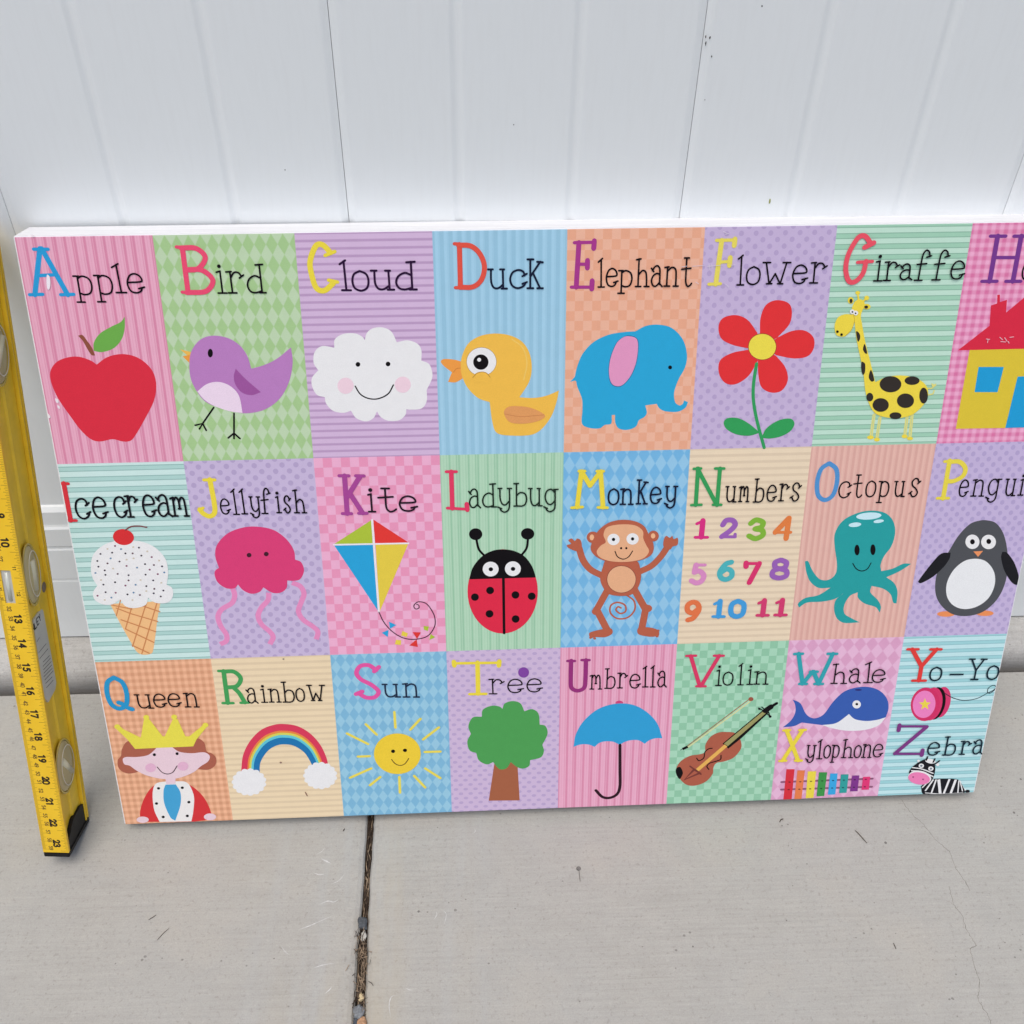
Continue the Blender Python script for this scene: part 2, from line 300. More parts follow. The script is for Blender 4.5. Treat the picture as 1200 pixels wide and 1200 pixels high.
# ------------------------------------------------------------------ setting: pavement slabs, joint, curb
JC = [(437, 800), (435, 900), (434.3, 958.3), (431.7, 996.7), (428.3, 1050), (426, 1086.7), (424, 1116), (421.7, 1166.7), (419.3, 1200), (414, 1330), (408, 1500)]
JW = [7, 7, 7.5, 7.5, 7.5, 9, 12, 11, 12, 12, 12]
jl, jr = [], []
for (x, y), wd in zip(JC, JW):
    jl.append(on_ground(x-wd/2, y)); jr.append(on_ground(x+wd/2, y))
def resamp(L, n=120):
    S = [(p.x, p.y) for p in L]
    S = sorted(S, key=lambda p: -p[1])
    out = []
    y0, y1 = S[0][1], S[-1][1]
    for i in range(n+1):
        y = y0+(y1-y0)*i/n
        for a, b in zip(S, S[1:]):
            if b[1] <= y <= a[1]+1e-9:
                t = (a[1]-y)/(a[1]-b[1]) if a[1] != b[1] else 0; x = a[0]+(b[0]-a[0])*t; break
        out.append((x, y))
    return out
SEAM_Y = -.0683
def slab(side, pts):
    """pts along the joint, far to near; slab is a block 0.1 m thick with a worn, slightly rounded edge"""
    pts = [(pts[0][0], SEAM_Y)] + [p for p in pts if p[1] < SEAM_Y-.002] + [(pts[-1][0]-.02*0, -6.0)]
    bm = bmesh.new(); rows = []
    xo = -5.0 if side < 0 else 5.0
    for k, (x, y) in enumerate(pts):
        j = noise.noise(Vector((y*45, side*9, 0)))*.0012+noise.noise(Vector((y*160, side*5, 3)))*.0006
        x = x+j; s = -side
        col = [(xo, 0), (x-s*.030, 0), (x-s*.016, -.0003), (x-s*.006, -.0012), (x-s*.0018, -.0026), (x, -.0050), (x, -.09)]
        rows.append([bm.verts.new((cx, y, cz)) for cx, cz in col])
    for a, b in zip(rows, rows[1:]):
        for i in range(6): bm.faces.new((a[i], a[i+1], b[i+1], b[i]))
    for r in (rows[0], rows[-1]):
        e = bm.verts.new((r[0].co.x, r[0].co.y, -.09)); bm.faces.new(r+[e])
    return from_bm('slab', bm, CONC, pave)
pave = empty('pavement'); tag(pave, kind='structure')
sl = slab(-1, resamp(jl)); sl2 = slab(1, resamp(jr))
bm = bmesh.new(); add_box(bm, -30, 30, -30, 30, -.35, -.032)
g = from_bm('ground', bm, SOIL); tag(g, kind='structure')
bm = bmesh.new(); add_box(bm, -.13, -.02, -2.0, -.07, -.05, -.0105)
js = from_bm('joint_soil', bm, SOIL); tag(js, 'dark soil and rotted leaves filling the joint between the two slabs', 'soil', kind='stuff')
# far curb the fence stands on
bm = bmesh.new()
prof = [(.12, .0275), (.0, .0275), (-.022, .0270), (-.036, .0245), (-.047, .0190), (-.0535, .0110), (-.0575, .0), (-.0590, -.012), (-.0595, -.10), (.12, -.10)]
prev = None
xs = [-5+i*.02 for i in range(501)]
xs = [x for x in xs if abs(x) < 1.0 or abs(round(x/.5)*.5-x) < .011]
for x in xs:
    ring = []
    for k, (y, z) in enumerate(prof):
        dz = (noise.noise(Vector((x*14, k*1.7, 0)))*.0012+noise.noise(Vector((x*50, k*1.7, 4)))*.0007) if 1 < k < 8 else 0
        ring.append(bm.verts.new((x, y+dz, z+dz*.8)))
    if prev:
        for i in range(len(ring)): bm.faces.new((prev[i], prev[(i+1) % len(ring)], ring[(i+1) % len(ring)], ring[i]))
    prev = ring
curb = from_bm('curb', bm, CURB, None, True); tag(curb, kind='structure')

# ------------------------------------------------------------------ white vinyl fence
fence = empty('vinyl_fence', Matrix.Translation((0, 0, .0275)))
tag(fence, 'white vinyl privacy fence of tongue and groove pickets behind the alphabet board', 'fence')
PW = .2807; X0 = -.0977
def picket_mesh():
    # cross section (x, y): front face at y=0, two shallow decorative grooves, chamfered edges
    h = PW/2-.00022; gx = PW/6
    pts = [(-h, .016), (-h, .0019), (-h+.0010, .0016), (-h+.0028, .0010), (-h+.0048, .0003), (-h+.0062, 0)]
    for c in (-gx, gx):
        for dx, dy in ((-.0054, 0), (-.0044, .0002), (-.0024, .0010), (-.0008, .0014), (.0008, .0014), (.0024, .0010), (.0044, .0002), (.0054, 0)): pts.append((c+dx, dy))
    pts += [(h-.0062, 0), (h-.0048, .0003), (h-.0028, .0010), (h-.0010, .0016), (h, .0019), (h, .016)]
    bm = bmesh.new(); add_extrude(bm, pts, .14, 1.80, 'z')
    me = bpy.data.meshes.new('picket'); bmesh.ops.recalc_face_normals(bm, faces=bm.faces[:]); bm.to_mesh(me); bm.free()
    return me
pm = picket_mesh(); pm.materials.append(VINYL)
for i in range(-6, 7):
    o = bpy.data.objects.new('picket', pm); COL.objects.link(o); o.parent = fence; o.location = (X0+PW*(i+.5), 0, 0)
bm = bmesh.new()   # bottom rail, a hollow pocket rail with shallow ribs
Z = .0275
rp = [(.05, .001), (-.0060, .001), (-.0080, .003), (-.0080, .098), (-.0076, .0995), (-.0076, .1015), (-.0080, .103), (-.0080, .1480), (-.0070, .1500), (-.0070, .1525), (-.0080, .1550), (-.0080, .1800), (-.0062, .1825), (-.0055, .1850), (-.0055, .2030), (-.0020, .2075), (.0006, .2095), (.05, .2095)]
add_extrude(bm, rp, -4, 4, 'x'); from_bm('bottom_rail', bm, VINYL, fence)
bm = bmesh.new(); add_box(bm, -4, 4, -.02, .06, 1.78, 1.92, .006); from_bm('top_rail', bm, VINYL, fence)
SPK = plain('dark_grime', (.03, .028, .026), .8, .2); SPG = plain('green_smear', (.33, .35, .12), .8, .2)
def fence_speck(x, y, wx, wy, m, name='dirt_speck'):
    p = on_fence(x, y, 0)
    bm = bmesh.new(); vs = []
    for k in range(8):
        a = 2*math.pi*k/8; r = random.uniform(.75, 1.15); vs.append(bm.verts.new((p.x+math.cos(a)*wx*.0004*r, -.00025, p.z-.0275+math.sin(a)*wy*.0006*r)))
    top = bm.faces.new(vs); r = bmesh.ops.extrude_face_region(bm, geom=[top])
    for v in r['geom']:
        if isinstance(v, bmesh.types.BMVert): v.co.y = .0002
    from_bm(name, bm, m, fence)
for s in [(827, 43, 1.0, 2.2), (832, 44, 1.4, 2.0), (827, 51, 1, 2.8), (834, 66, 1.2, 1.3), (893, 7, 1.3, 1.3), (334, 199, 1.0, .8), (602, 146, 1.0, .8), (826, 117, .7, .7)]: fence_speck(*s, SPK)
fence_speck(902, 236, 2.0, 4.2, SPG, 'green_smear')

# ------------------------------------------------------------------ alphabet board
TH, PSI, BT = .34814806, .0112059, .0382017
BW, BH = 8*.11134574, 3*.19968164
ex = Vector((math.cos(PSI), math.sin(PSI), 0)); hz = Vector((-math.sin(PSI), math.cos(PSI), 0))
eu = hz*math.sin(TH)+Vector((0, 0, 1))*math.cos(TH); en = ex.cross(eu)
BO = Vector((-.3603850, -.2441477, BT*math.sin(TH)+.0004))
BM = Matrix(((ex.x, eu.x, en.x, BO.x), (ex.y, eu.y, en.y, BO.y), (ex.z, eu.z, en.z, BO.z), (0, 0, 0, 1)))
board = empty('alphabet_board', BM)
tag(board, 'wide alphabet picture board of colourful letter squares leaning on the white fence', 'picture board')
WP = NT('white_board_paint'); _P = WP.obj(); _a = WP.noise(WP.vmap(_P, (3, 60, 60)), 6, 4)
WP.base(WP.mix(WP.ramp(_a, .3, .7), (.70, .70, .72, 1), (.82, .82, .83, 1))); WP.rough(.5); WP.bump(_a, .3, .0005); WP = WP.m
bm = bmesh.new(); add_box(bm, 0, BW, 0, BH, -BT, -.0006, .0008); from_bm('backing_panel', bm, WP, board)

def b_uv(x, y):
    """tracing coordinates -> position on the board face, metres from its lower left corner"""
    v = raypt(x, y); p = CAM+v*((BO-CAM).dot(en)/v.dot(en)); q = p-BO
    return Vector((q.dot(ex), q.dot(eu)))

PM = {}
def pmat(c):
    c = tuple(c)
    if c not in PM:
        n = NT('print_%02x%02x%02x' % c); P = n.obj(); a = n.noise(P, 1500, 2, .7); b2 = n.noise(P, 120, 3)
        k = rgb(c, KP)
        f = n.m_('ADD', n.m_('MULTIPLY', a, .82), n.m_('MULTIPLY', b2, .18))
        n.base(n.mix(n.ramp(f, .36, .64), (k[0]*.93, k[1]*.93, k[2]*.93, 1), (min(.9, k[0]*1.06), min(.9, k[1]*1.06), min(.9, k[2]*1.06), 1)))
        n.rough(.5); n.b.inputs['Specular IOR Level'].default_value = .12 if max(c) < 60 else .28
        n.bump(a, .2, .0003)
        PM[c] = n.m
    return PM[c]
def pattern(kind, A, B, nu, nv, duty=.5, C=None):
    """printed backgrounds: A dark tone, B light tone"""
    n = NT('print_'+kind); U, V = n.uv(); A = pale(A); B = pale(B, .04, .0); A = tuple(a+(b-a)*.16 for a, b in zip(A, B))
    def fr(x, k, o=0.0): return n.m_('FRACT', n.m_('ADD', n.m_('MULTIPLY', x, k), o))
    def tri(x, k, o=0.0): return n.m_('ABSOLUTE', n.m_('SUBTRACT', fr(x, k, o), .5))
    def soft(v, edge, s=.06): return n.m_('DIVIDE', n.m_('SUBTRACT', v, edge-s), 2*s, clamp=True)
    if kind == 'stripes_v':
        a = soft(tri(U, nu), .5-duty/2); b = soft(tri(U, nu, .36), .46, .03)
        f = n.m_('SUBTRACT', 1.0, n.m_('MAXIMUM', a, n.m_('MULTIPLY', b, .6)))
    elif kind == 'stripes_multi':
        a = soft(tri(U, nu), .5-duty/2); b = soft(tri(U, nu*1.0, .3), .45, .04); c_ = soft(tri(U, nu*.5, .13), .47, .02); d_ = soft(tri(U, nu, .62), .46, .04)
        f = n.m_('SUBTRACT', 1.0, n.m_('MAXIMUM', a, n.m_('MAXIMUM', n.m_('MULTIPLY', b, .65), n.m_('MAXIMUM', n.m_('MULTIPLY', d_, .4), c_))))
    elif kind == 'stripes_h':
        a = soft(tri(V, nv), .5-duty/2); f = n.m_('SUBTRACT', 1.0, a)
    elif kind == 'bands_h':
        t = tri(V, nv); a = soft(t, .5-duty/2, .05); f = n.m_('SUBTRACT', 1.0, a)
    elif kind == 'checker':
        a = n.m_('LESS_THAN', fr(U, nu/2), .5); b = n.m_('LESS_THAN', fr(V, nv/2), .5); f = n.m_('ABSOLUTE', n.m_('SUBTRACT', a, b))
    elif kind == 'argyle':
        f = soft(n.m_('SUBTRACT', 1.0, n.m_('ADD', tri(U, nu), tri(V, nv))), .5, .05)
    elif kind == 'polka':
        rx, ry = duty
        def dots(o):
            x = n.m_('DIVIDE', n.m_('SUBTRACT', fr(U, nu, o), .5), nu*rx); y = n.m_('DIVIDE', n.m_('SUBTRACT', fr(V, nv, o), .5), nv*ry)
            return n.m_('LESS_THAN', n.m_('ADD', n.m_('MULTIPLY', x, x), n.m_('MULTIPLY', y, y)), 1.0)
        f = n.m_('SUBTRACT', 1.0, n.m_('MAXIMUM', dots(0.0), dots(.5)))
    elif kind == 'gingham':
        a = soft(tri(U, nu), .25, .1); b = soft(tri(V, nv), .25, .1)
        f = n.m_('SUBTRACT', 1.0, n.m_('MULTIPLY', n.m_('ADD', a, b), .5))
    col = n.mix(f, rgb(A, KP), rgb(B, KP))
    if kind == 'bands_h':
        t = tri(V, nv); e = n.m_('LESS_THAN', n.m_('ABSOLUTE', n.m_('SUBTRACT', t, .5-duty/2)), .045)
        col = n.mix(n.m_('MULTIPLY', e, .7), col, rgb(pale(C), KP))
    P = n.obj(); a = n.noise(P, 1500, 2, .7); b2 = n.noise(P, 90, 3)
    g_ = n.m_('ADD', n.m_('MULTIPLY', a, .75), n.m_('MULTIPLY', b2, .25))
    sh = n.N.new('ShaderNodeHueSaturation'); n.L.new(col, sh.inputs['Color']); n.L.new(n.m_('ADD', .84, n.m_('MULTIPLY', g_, .32)), sh.inputs['Value'])
    n.base(sh.outputs[0]); n.rough(.46); n.b.inputs['Specular IOR Level'].default_value = .35; n.bump(a, .22, .0003)
    return n.m

US = [0, .9929, 2.01394, 3.01694, 4.01117, 5.03619, 6.02988, 7.05896, 8.0]
VS = [0, .98524, 2.00872, 3.0]
ZS = 2.2e-5
class Sq:
    def __init__(s, col, row, frame, mat, label):
        s.f = frame; u0, u1 = US[col]*.11134574, US[col+1]*.11134574; v0, v1 = VS[2-row]*.19968164, VS[3-row]*.19968164
        if col == 0: u0 += .0014
        if col == 7: u1 -= .0014
        if row == 0: v1 -= .0008
        if row == 2: v0 += .0010
        s.box = (u0, u1, v0, v1)
        me = bpy.data.meshes.new('picture_square')
        x = [(u0, v0), (u1, v0), (u1, v1), (u0, v1)]; q = 2e-4
        me.from_pydata([(a, b, 0) for a, b in x]+[(a, b, -.0007) for a, b in x], [], [(0, 1, 2, 3), (0, 4, 5, 1), (1, 5, 6, 2), (2, 6, 7, 3), (3, 7, 4, 0)])
        uvl = me.uv_layers.new(name='UVMap'); UVc = [(0, 0), (1, 0), (1, 1), (0, 1)]*2
        for lp in me.loops: uvl.data[lp.index].uv = UVc[lp.vertex_index]
        s.o = link('picture_square', me, mat, board); tag(s.o, label)
        s.n = 0; s.parts = {}; s.cur = None
    def part(s, name):
        s.cur = s.parts.setdefault(name, dict(v=[], f=[], m=[], mats=[])); return s
    def cv(s, p):
        ox, oy, k = s.f; return b_uv(ox+p[0]/k, oy+p[1]/k)
    def sc_(s, p):
        a = s.cv(p); b = s.cv((p[0]+10, p[1])); c = s.cv((p[0], p[1]+10))
        return math.sqrt((b-a).length*(c-a).length)/10
    def poly(s, col, pts2, step=True):
        c = s.cur; m = pmat(col)
        if m not in c['mats']: c['mats'].append(m)
        if step: s.n += 1
        z = 3e-5+s.n*ZS; i0 = len(c['v'])
        u0, u1, v0, v1 = s.box
        for p in pts2: c['v'].append((min(max(p.x, .0014), BW-.0014), max(p.y, .001), z))
        c['f'].append(tuple(range(i0, i0+len(pts2)))); c['m'].append(c['mats'].index(m))
    def f_(s, col, *pts, step=True):          # filled smooth outline
        s.poly(col, [s.cv(p) for p in spline(pts, True)], step)
    def p_(s, col, *pts): s.poly(col, [s.cv(p) for p in pts])
    def e_(s, col, cx, cy, rx, ry=None, rot=0, step=True, n=28):
        s.poly(col, [s.cv(p) for p in ell(cx, cy, rx, ry or rx, rot, n)], step)
    def strip(s, col, L, Rr):
        c = s.cur; m = pmat(col)
        if m not in c['mats']: c['mats'].append(m)
        s.n += 1; z = 3e-5+s.n*ZS; i0 = len(c['v']); n = len(L); dz = ZS*.8/n
        for i, (a, b) in enumerate(zip(L, Rr)):
            c['v'].append((min(max(a.x, .0014), BW-.0014), max(a.y, .001), z+dz*i)); c['v'].append((min(max(b.x, .0014), BW-.0014), max(b.y, .001), z+dz*i))
        for i in range(n-1):
            j = i0+2*i; c['f'].append((j, j+1, j+3, j+2)); c['m'].append(c['mats'].index(m))
    def l_(s, col, wd, *pts, sm=True, caps=True):
        P = spline(pts) if sm and len(pts) > 2 else [Vector(p[:2]) for p in pts]
        q = [s.cv(p) for p in P]; r = ribbon(q, wd*s.sc_(pts[0]), caps)
        if r: s.strip(col, *r)
    def glyph(s, G, col, wm, xl, xr, yb, yt):
        a = s.cv((xl, yb)); b = s.cv((xr, yb)); t = s.cv((xl, yt)); H = t.y-a.y; bx = (b-a)
        def T(p): return Vector((a.x+bx.x*p[0], a.y+bx.y*p[0]+H*p[1]))
        for kind, pts in G:
            if kind == 'D':
                c = T(pts); r = wm*1.05; s.poly(col, [Vector((c.x+r*math.cos(k*.5236), c.y+r*math.sin(k*.5236))) for k in range(12)]); continue
            P = [T(p) for p in (spline(pts) if kind == 'S' else pts)]
            r = ribbon(P, wm)
            if r: s.strip(col, *r)
    def cap(s, ch, col, xl, xr, yb, yt, wd=.0042):
        s.part('capital_letter#'+ch)
        for i, g in enumerate(CAP[ch]):
            thin = g[0] == 'L' and abs(g[1][0][1]-g[1][1][1]) < .08
            s.glyph([g], col, wd*(.66 if thin else 1), xl, xr, yb, yt)
    def word(s, items, col=(16, 8, 16), wd=.00145):
        s.part('word_lettering#%d' % s.n)
        for ch, xl, xr, yb, yt in items:
            G = LOW[ch] if ch in LOW else CAP[ch]
            s.glyph(G, col, wd, xl, xr, yb, yt)
    def done(s):
        for nm, c in s.parts.items():
            nm = nm.split('#')[0]; me = bpy.data.meshes.new(nm); me.from_pydata(c['v'], [], c['f']); me.update()
            # faces look out of the board
            bm = bmesh.new(); bm.from_mesh(me)
            for i, f in enumerate(bm.faces):
                f.material_index = c['m'][i]; f.normal_update()
                if f.normal.z < 0: f.normal_flip()
            bm.to_mesh(me); bm.free()
            link(nm, me, c['mats'], s.o)

YEL = (226, 207, 62); BLK = (14, 10, 14); WHT = (226, 226, 225)
# ---- row 1
q = Sq(0, 0, (0, 240, 3.75), pattern('stripes_multi', (206, 118, 150), (226, 166, 188), 14, 1, .28), 'pink striped square with a red apple and the word Apple')
q.part('apple_picture')
q.f_((104, 166, 70), (548, 492, 1), (548, 540), (535, 590), (500, 630), (450, 647), (412, 642, 1), (413, 605), (440, 565), (490, 535), (530, 515))
q.f_((135, 75, 55), (343, 575, 1), (362, 572), (385, 600), (405, 630), (418, 662, 1), (402, 660), (385, 635), (365, 600))
q.f_((210, 40, 60), (425, 702, 1), (470, 670), (530, 656), (590, 665), (640, 695), (675, 740), (687, 800), (675, 865), (640, 935), (600, 1005), (575, 1036), (540, 1040), (495, 1030), (440, 1040), (400, 1030), (355, 990), (310, 930), (255, 850), (225, 780), (222, 730), (250, 690), (300, 670), (350, 668), (400, 685))
q.cap('A', (35, 150, 205), 130, 325, 395, 192); q.word([('p', 338, 410, 396, 313), ('p', 428, 500, 394, 310), ('l', 505, 557, 385, 262), ('e', 565, 632, 386, 302)])
q.part('paint_chip#%d' % q.n).f_((232, 226, 232), (207, 308), (217, 312), (222, 335), (220, 365), (211, 372), (205, 345)); q.part('paint_chip#%d' % q.n).f_((230, 220, 226), (243, 850), (256, 855), (258, 868), (248, 868)); q.part('paint_chip#%d' % q.n).f_((230, 220, 226), (252, 880), (262, 884), (264, 895), (256, 893)); q.part('paint_chip#%d' % q.n).f_((235, 225, 228), (207, 912), (222, 928), (220, 936), (208, 932)); q.part('paint_chip#%d' % q.n).f_((235, 225, 228), (135, 132), (152, 132), (148, 141), (140, 140)); q.part('paint_chip#%d' % q.n).f_((235, 225, 228), (214, 958), (220, 958), (224, 985), (219, 985))
q.done()
q = Sq(1, 0, (170, 250, 4), pattern('argyle', (150, 190, 122), (182, 206, 168), 12, 11.5), 'green argyle square with a purple bird and the word Bird')
q.part('bird_picture')
q.p_((228, 178, 80), (163, 637), (215, 650), (213, 678)); q.p_((226, 150, 60), (176, 670), (214, 662), (209, 702))
q.f_((178, 122, 182), (208, 700), (220, 640), (262, 590), (320, 573), (390, 585), (445, 620), (480, 670), (498, 728, 1), (560, 710), (620, 680), (684, 628, 1), (692, 700), (675, 790), (630, 870), (560, 920), (480, 937), (420, 930), (330, 905), (280, 880), (240, 830), (213, 770))
q.f_((228, 208, 224), (245, 835, 1), (290, 800), (345, 790), (400, 810), (440, 855), (457, 935, 1), (400, 928), (330, 905), (280, 875))
q.f_((150, 80, 148), (425, 728, 1), (470, 775), (543, 838, 1), (500, 852), (455, 840), (425, 805), (416, 765))
q.e_(BLK, 306, 655, 12, 20)
for a in [((322, 910), (270, 985)), ((235, 993), (270, 985), (255, 1010)), ((270, 985), (287, 1017)), ((417, 937), (417, 1055)), ((390, 1052), (417, 1030), (445, 1055))]: q.l_(BLK, 8, *a, sm=False)
q.cap('B', (226, 72, 108), 175, 325, 373, 157); q.word([('i', 340, 385, 373, 270), ('r', 390, 463, 372, 272), ('d', 483, 560, 371, 238)]); q.done()
q = Sq(2, 0, (330, 250, 4), pattern('stripes_h', (172, 138, 178), (204, 176, 208), 1, 31, .34), 'purple striped square with a smiling white cloud and the word Cloud')
q.part('cloud_picture')
q.f_(WHT, (390, 595, 1), (400, 560), (430, 538), (475, 535), (515, 555), (540, 604, 1), (590, 595), (635, 610), (655, 640), (655, 690, 1), (690, 705), (705, 740), (705, 775), (680, 828, 1), (680, 880), (655, 915), (600, 920), (585, 918, 1), (580, 945), (550, 970), (500, 972), (465, 955), (447, 928, 1), (430, 960), (395, 975), (350, 960), (325, 925, 1), (290, 935), (240, 925), (208, 890), (203, 862, 1), (165, 850), (143, 810), (143, 770), (172, 736, 1), (150, 700), (155, 650), (190, 622), (247, 630, 1), (250, 590), (290, 565), (345, 563), (380, 580))
q.e_(BLK, 358, 708, 11); q.e_(BLK, 499, 706, 11); q.e_((230, 202, 212), 300, 808, 38); q.e_((230, 202, 212), 568, 803, 38)
q.l_(BLK, 6, (345, 810), (370, 848), (410, 868), (455, 868), (500, 845), (524, 804))
q.cap('C', YEL, 138, 265, 366, 142, .0046); q.word([('l', 278, 325, 360, 224), ('o', 335, 410, 362, 270), ('u', 425, 520, 357, 268), ('d', 537, 625, 356, 226)], (40, 15, 50), .0018); q.done()
q = Sq(3, 0, (490, 250, 4), pattern('stripes_v', (136, 184, 208), (156, 200, 222), 15, 1, .5), 'blue striped square with a yellow duck and the word Duck')
q.part('duck_picture')
q.f_((230, 150, 65), (205, 695, 1), (165, 685), (120, 683), (106, 695), (120, 715), (158, 745, 1), (140, 790, 1), (175, 792), (208, 775, 1))
q.l_((200, 120, 50), 3, (165, 745), (180, 728), (200, 725))
q.f_((233, 182, 72), (200, 720), (205, 670), (235, 610), (290, 575), (360, 563), (430, 572), (485, 600), (520, 650), (533, 720), (520, 790), (475, 862, 1), (540, 865), (600, 855), (660, 830, 1), (650, 880), (625, 950), (580, 1010), (530, 1038), (440, 1042), (370, 1030), (348, 980), (335, 885, 1), (280, 865), (230, 815), (205, 760))
q.l_((238, 194, 98), 6, (440, 590), (490, 630), (510, 700), (495, 780))
q.e_((160, 130, 80), 297, 695, 71, 68); q.e_(WHT, 297, 695, 69, 66); q.e_(BLK, 294, 697, 36); q.e_(WHT, 286, 686, 9)
q.f_((233, 182, 72), (250, 775, 1), (270, 750), (297, 742), (325, 750), (345, 775, 1), (325, 790), (270, 790)); q.l_((170, 125, 50), 3, (256, 770), (275, 750), (297, 743), (320, 748), (338, 768))
q.f_((216, 150, 90), (402, 935), (420, 908), (460, 903), (530, 912), (594, 945), (570, 970), (500, 985), (430, 978)); q.l_((196, 128, 75), 3, (405, 940), (480, 952), (590, 944))
q.cap('D', (216, 78, 62), 175, 312, 350, 142); q.word([('u', 330, 410, 352, 262), ('c', 430, 505, 350, 265), ('k', 512, 578, 350, 215)], (18, 26, 50), .0017); q.done()
q = Sq(4, 0, (650, 250, 4), pattern('checker', (224, 156, 122), (229, 174, 146), 15.4, 23), 'orange checked square with a blue elephant and the word Elephant')
q.part('elephant_picture')
EP = [(378, 553, 1), (430, 527), (490, 522), (550, 538), (600, 590), (620, 660), (612, 720), (580, 780), (560, 840), (565, 885), (585, 900), (600, 893), (607, 877, 1), (625, 885, 1), (612, 912), (575, 930), (520, 928), (492, 915), (478, 893, 1), (425, 900, 1), (432, 935), (420, 955), (395, 970), (380, 1000), (340, 1015), (300, 1008), (284, 980), (283, 945, 1), (268, 945, 1), (265, 985), (235, 992), (210, 1008), (160, 1005), (128, 985), (130, 920), (128, 870), (105, 810), (98, 785), (72, 790, 1), (95, 765, 1), (105, 720), (130, 660), (180, 605), (250, 570), (320, 557)]
q.f_((36, 160, 205), *EP)
q.f_((40, 110, 150), (350, 572), (388, 588), (393, 640), (381, 712), (352, 773), (310, 812), (267, 803), (252, 750), (259, 680), (288, 608), (320, 580))
q.f_((218, 146, 184), (350, 576), (385, 590), (390, 640), (378, 710), (350, 770), (310, 808), (270, 800), (255, 750), (262, 680), (290, 610), (320, 582)); q.e_(BLK, 541, 722, 9)
q.cap('E', (160, 50, 132), 78, 182, 350, 133); q.word([('l', 200, 232, 345, 215), ('e', 240, 290, 342, 258), ('p', 300, 360, 345, 268), ('h', 378, 438, 342, 213), ('a', 450, 502, 342, 245), ('n', 513, 575, 340, 250), ('t', 590, 640, 340, 208)]); q.done()
q = Sq(5, 0, (810, 250, 4), pattern('polka', (168, 148, 190), (190, 172, 206), 9, 18, (.019, .0115)), 'purple dotted square with a red flower and the word Flower')
q.part('flower_picture'); RD = (218, 45, 48)
q.f_(RD, (322, 562, 1), (325, 490), (350, 430), (400, 407), (455, 420), (472, 460), (460, 520), (404, 582, 1), (370, 600), (335, 600)); q.f_(RD, (404, 582, 1), (470, 552), (530, 549), (572, 580), (575, 630), (545, 670), (480, 680), (398, 665, 1), (370, 640), (370, 610)); q.f_(RD, (398, 668, 1), (440, 720), (453, 780), (425, 830), (375, 840), (330, 815), (315, 760), (312, 690, 1), (320, 660), (360, 650))
q.f_(RD, (312, 690, 1), (270, 760), (210, 800), (160, 795), (130, 750), (135, 690), (190, 655), (262, 640, 1), (300, 640)); q.f_(RD, (262, 632, 1), (190, 615), (140, 585), (128, 530), (150, 490), (210, 477), (265, 500), (310, 560, 1), (310, 620))
q.e_((150, 60, 40), 333, 625, 67, 63); q.e_((228, 212, 72), 333, 625, 64, 60)
q.l_((45, 150, 85), 15, (306, 705), (292, 800), (292, 880), (310, 980), (342, 1098)); GN = (45, 152, 82)
q.f_(GN, (322, 1028, 1), (270, 1042), (210, 1035), (165, 1010), (152, 980), (170, 960), (220, 960), (270, 985)); q.f_(GN, (328, 1052, 1), (355, 1005), (410, 970), (465, 962), (484, 985), (465, 1020), (420, 1045), (370, 1055))
q.cap('F', (222, 208, 90), 82, 190, 336, 120); q.word([('l', 210, 245, 335, 200), ('o', 256, 318, 333, 250), ('w', 328, 450, 330, 230), ('e', 470, 535, 328, 242), ('r', 553, 620, 325, 230)])
for a in [((-45, 250), (-20, 246)), ((5, 247), (60, 243)), ((75, 248), (150, 241)), ((150, 84), (165, 92)), ((160, 98), (175, 92)), ((185, 242), (205, 240)), ((82, 236), (84, 262)), ((95, 238), (97, 258)), ((20, 320), (35, 330)), ((160, 330), (175, 345))]: q.part('scratch#%d' % q.n).l_((214, 206, 216), 2.2, *a, sm=False)
q.done()
q = Sq(6, 0, (960, 250, 4), pattern('bands_h', (142, 194, 164), (184, 218, 198), 1, 22, .45, (108, 156, 132)), 'green striped square with a spotted giraffe and the word Giraffe')
q.part('giraffe_picture'); GY = (230, 208, 66); GB = (50, 44, 40); GL = (216, 210, 120)
for a, b in [((257, 945), (243, 1045)), ((285, 958), (270, 1055)), ((413, 945), (400, 1045)), ((436, 935), (425, 1050))]: q.l_(GL, 14, a, b, sm=False); q.l_((190, 205, 150), 4, a, b, sm=False)
for a in [(240, 1050, 16, 9), (270, 1060, 14, 9), (400, 1045, 14, 9), (425, 1055, 14, 8)]: q.e_(GY, *a)
q.l_(GL, 6, (508, 820), (530, 818), (545, 800)); q.l_(GL, 6, (510, 850), (532, 845), (538, 830)); q.p_(GL, (525, 795), (550, 805), (530, 818))
q.e_(GY, 147, 408, 14, 16); q.e_(GY, 222, 437, 18, 13); q.l_(GY, 8, (184, 405), (180, 375), sm=False); q.e_(GY, 180, 372, 11, 9); q.l_(GY, 8, (205, 412), (222, 396), sm=False); q.e_(GY, 222, 396, 11)
q.f_(GY, (165, 500, 1), (150, 460), (165, 415), (190, 402), (208, 412), (213, 430), (195, 475), (200, 520, 1), (215, 600), (240, 700), (262, 790, 1), (320, 765), (400, 760), (470, 780), (505, 815), (508, 860), (485, 900), (440, 940), (380, 958), (310, 955), (260, 935), (232, 890), (215, 830), (205, 740), (180, 620), (170, 560))
q.f_(GY, (75, 560), (72, 520), (90, 485), (125, 472), (160, 478), (165, 500), (150, 545), (120, 575), (90, 575)); q.l_((200, 172, 50), 3, (160, 478), (165, 500), (150, 545), (120, 575))
q.f_(GB, (172, 553), (188, 563), (191, 585), (180, 600)); q.f_(GB, (213, 612), (204, 635), (214, 655), (224, 655)); q.f_(GB, (198, 695), (214, 705), (213, 745), (203, 755), (196, 725)); q.f_(GB, (242, 733), (231, 765), (243, 787), (257, 780))
